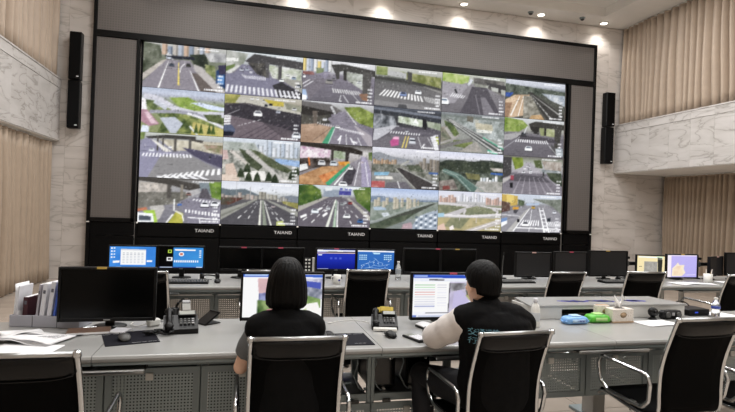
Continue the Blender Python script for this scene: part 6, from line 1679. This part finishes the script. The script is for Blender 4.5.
MB().box((0, -.028, .056), (.10, .05, .108), .003).build('carton', M_tb, t)
MB().box((0, -.028, .112), (.09, .03, .004), .001).build('lid_flap', M_tan, t)
MB().lathe([(.022, 0), (.022, .0012)], 16, M=Matrix.Translation((.01, -.0538, .07)) @ Matrix.Rotation(math.pi / 2, 4, 'X'), sy=.7).build('emblem', M_medal, t)
# gadgets before the riser
t = thing('webcam', 'black round desk camera in front of the raised box', 'camera', (3.055, 3.335, D), 0)
MB().lathe([(.030, 0), (.034, .004), (.018, .016), (.014, .022)], 16).build('foot', M_black, t)
MB().ball((0, 0, .055), (.038, .034, .036), 14, 10).build('head', M_black, t)
MB().lathe([(.016, 0), (.018, .006), (.012, .008)], 14, M=Matrix.Translation((0, -.032, .055)) @ Matrix.Rotation(math.pi / 2, 4, 'X')).build('lens', M_blackgloss, t)
t = thing('control_box', 'black twin dial control box right of the round camera', 'control box', (3.22, 3.345, D), 0)
MB().box((0, 0, .033), (.17, .06, .064), .012).build('case', M_black, t)
for s in (-1, 1):
    MB().lathe([(.022, 0), (.022, .008), (.016, .011)], 16, M=Matrix.Translation((s * .048, -.030, .034)) @ Matrix.Rotation(math.pi / 2, 4, 'X')).build('dial', M_dksteel, t)
MB().box((0, -.031, .04), (.026, .006, .022), .002).build('switch', M_grey_pl, t)
sheet('flat white paper lying in front of the round camera', 2.985, 3.20, .30, .17, .15, .004, D, 8, 0, 2, 'loose papers at the right of front desk')
sheet('crumpled white papers behind the empty right chair', 3.36, 3.19, .22, .14, -.1, .03, D, 9, 4, 4, 'loose papers at the right of front desk')
sheet('stack of white paper right of the blue labelled bottle', 3.78, 3.37, .22, .30, .05, .006, D, 10, 0, 6, 'loose papers at the right of front desk')
t = thing('network_box', 'black network box with small blue light at right of raised box', 'network box', (3.57, 3.50, D), 0)
MB().box((0, 0, .027), (.20, .16, .050), .006).build('case', M_black, t)
MB().box((-.03, -.0808, .028), (.03, .002, .010)).build('blue_light', emat('led_blue', '3050d0', 1.0), t)
for s in (-1, 1): MB().box((s * .07, 0, .0015), (.03, .12, .003)).build('foot', M_dksteel, t)
t = thing('cable', 'black cable looping behind the black network box', 'cable', (3.56, 3.585, D + .03), 0)
MB().tube(bez([(-.10, -.005, 0), (-.05, 0, .055), (.03, .0, .05), (.09, -.005, .005), (.13, -.03, -.025)], 5), .005, 6).build('cord', M_black, t)
MB().box((-.10, -.008, -.005), (.02, .015, .015), .003).build('plug', M_dksteel, t)
def bottle(label, x, y, z, h, lab, cap, rz=0):
    t = thing('water_bottle', label, 'bottle', (x, y, z), rz, 'plastic water bottles')
    s = h / .2
    MB().lathe([(.026, 0), (.031, .006), (.031, .06), (.028, .065), (.031, .07), (.031, .12 * s), (.024, .15 * s), (.012, .175 * s), (.012, .185 * s)], 16).build('body', M_glass, t)
    MB().lathe([(.0315, .072), (.0318, .073), (.0318, .112 * s), (.0315, .113 * s)], 16).build('label', lab, t)
    MB().lathe([(.0145, .180 * s), (.0145, .198 * s), (.012, .2 * s)], 12).build('cap', cap, t)
    return t
bottle('clear bottle with blue label beside the black network box', 3.66, 3.36, D, .155, pmat('label_blue', '3a50a8', .4), M_white)
# ------------------------------------------------------------------ things on the second row
bottle('clear water bottle right of the light blue map monitor', 1.72, 5.45, D, .20, pmat('label_clear', 'b8c0c4', .3, trans=.4), M_white)
t = thing('mug', 'white mug standing before the deep blue monitor', 'mug', (1.0, 5.16, D), .4)
MB().lathe([(.030, 0), (.036, .004), (.038, .09), (.034, .09), (.033, .012), (.005, .01)], 16).build('body', M_white, t)
MB().tube(bez([(-.036, 0, .075), (-.062, 0, .07), (-.064, 0, .035), (-.036, 0, .022)], 4), .005, 6).build('handle', M_white, t)
MB().box((0, -.0385, .04), (.02, .002, .016)).build('blue_print', M_ink, t)
t = thing('pen_cup', 'white pen cup with pens right of the lilac screen', 'pen cup', (5.62, 5.28, D), 0)
MB().lathe([(.040, 0), (.045, .004), (.050, .105), (.046, .105), (.042, .01), (.005, .008)], 16).build('cup', M_white, t)
for dx, dy, lx, c in ((.01, 0, .5, M_tan), (-.012, .01, -.1, M_white), (.02, -.01, .3, M_white), (.0, .012, -.25, M_tan)):
    MB().tube([(dx, dy, .015), (dx + lx * .09, dy, .15), (dx + lx * .098, dy, .162)], [.004, .004, .0012], 6).build('pen', c, t)
for (lab, x, y, w, d, rz, s) in (('spread white papers under the lilac screen', 5.16, 5.19, .30, .21, .2, 21), ('white papers on the second row beside the pen cup', 5.42, 5.13, .25, .18, -.3, 22), ('white papers at the right end of second row', 5.95, 5.28, .28, .2, .1, 23)):
    sheet(lab, x, y, w, d, rz, .012, D, s, 3, 3, 'loose papers on the second row')
kb = None
for lab, x, y, rz in (('black keyboard before the split blue monitor in second row', -.42, 5.22, .0), ("black keyboard in second row right of the man's head", 3.02, 5.26, .05), ('black keyboard in second row before the biggest dark monitor', 4.3, 5.26, 0), ('black keyboard in second row behind the woman', .30, 5.24, 0)):
    if kb is None:
        kb = thing('keyboard', lab, 'keyboard', (x, y, D), rz, 'keyboards on the second row')
        MB().prism([(-.07, 0), (.07, 0), (.07, .022), (-.07, .012)], 'x', -.20, .20).build('tray', M_black, kb)
        m = MB()
        for j in range(5):
            for i in range(15): m.box((-.182 + .026 * i, -.052 + .026 * j, .019 + .0019 * j), (.021, .021, .008), .003)
        o = m.build('keys', M_dksteel, kb); o['kind'] = 'stuff'
    else:
        o = copy_tree(kb); o.location = (x, y, D); o.rotation_euler = (0, 0, rz); o['label'] = lab
for lab, x, y in (('black mouse in second row beside the split blue monitor', -.14, 5.24), ('black mouse in second row right of the water bottle', 1.86, 5.28), ('black mouse in second row below the biggest dark monitor', 4.62, 5.26)):
    q = mouse(lab, x, y, 0, M_black); q['group'] = 'computer mice on the second row'
def headset(lab, x, y, rz):
    t = thing('headset', lab, 'headset', (x, y, D), rz, 'headsets on the second row')
    MB().tube(bez([(-.075, 0, .018), (-.07, .07, .03), (0, .11, .035), (.07, .07, .03), (.075, 0, .018)], 5), .007, 6).build('headband', M_black, t)
    for s in (-1, 1): MB().lathe([(.028, -.015), (.034, -.008), (.034, .008), (.028, .015)], 14, M=Matrix.Translation((s * .075, 0, .036)) @ Matrix.Rotation(math.pi / 2, 4, 'Y')).build('ear_cup', M_black, t)
    MB().tube(bez([(-.075, -.02, .03), (-.05, -.07, .02), (.0, -.09, .015)], 4), .003, 5).build('microphone_boom', M_black, t)
headset('black headset lying behind keyboard below the red emblem monitor', -.22, 5.42, .3)
headset('black headset lying below the biggest dark monitor', 4.47, 5.33, -.2)
# white socket rack between the dark and the deep blue monitors
t = thing('socket_rack', 'upright white socket rack left of the deep blue monitor', 'socket rack', (.775, 5.56, D), 0)
MB().box((0, 0, .004), (.12, .08, .008), .002).build('foot', M_black, t)
MB().box((-.0, .012, .11), (.105, .02, .205), .003).build('back_board', M_black, t)
MB().box((.042, 0, .118), (.022, .03, .205), .004).build('white_column', M_white, t)
for j in range(5):
    for i in range(2): MB().box((-.035 + .034 * i, -.003, .05 + .036 * j), (.020, .012, .018), .002).build('socket', M_white, t)
t = thing('microphone_stand', "thin black microphone stand right of the man's head", 'microphone', (3.02, 5.58, D), 0)
MB().lathe([(.05, 0), (.05, .012), (.012, .018)], 14).build('foot', M_black, t)
MB().tube(bez([(0, 0, .015), (0, 0, .15), (.004, -.01, .27)], 4), .006, 6).build('gooseneck', M_dksteel, t)
MB().ball((.005, -.013, .285), (.010, .010, .02), 8, 8).build('capsule', M_black, t)
t = thing('blue_marker', 'small blue marker lying right of the biggest dark monitor', 'marker', (4.70, 5.36, D + .008), 1.2)
MB().tube([(-.05, 0, 0), (.03, 0, 0), (.05, 0, 0)], [.008, .008, .006], 8).build('barrel', pmat('marker_blue', '3a5ca0', .4), t)
MB().tube([(.03, 0, 0), (.06, 0, 0)], .0088, 8).build('cap', M_ink, t)
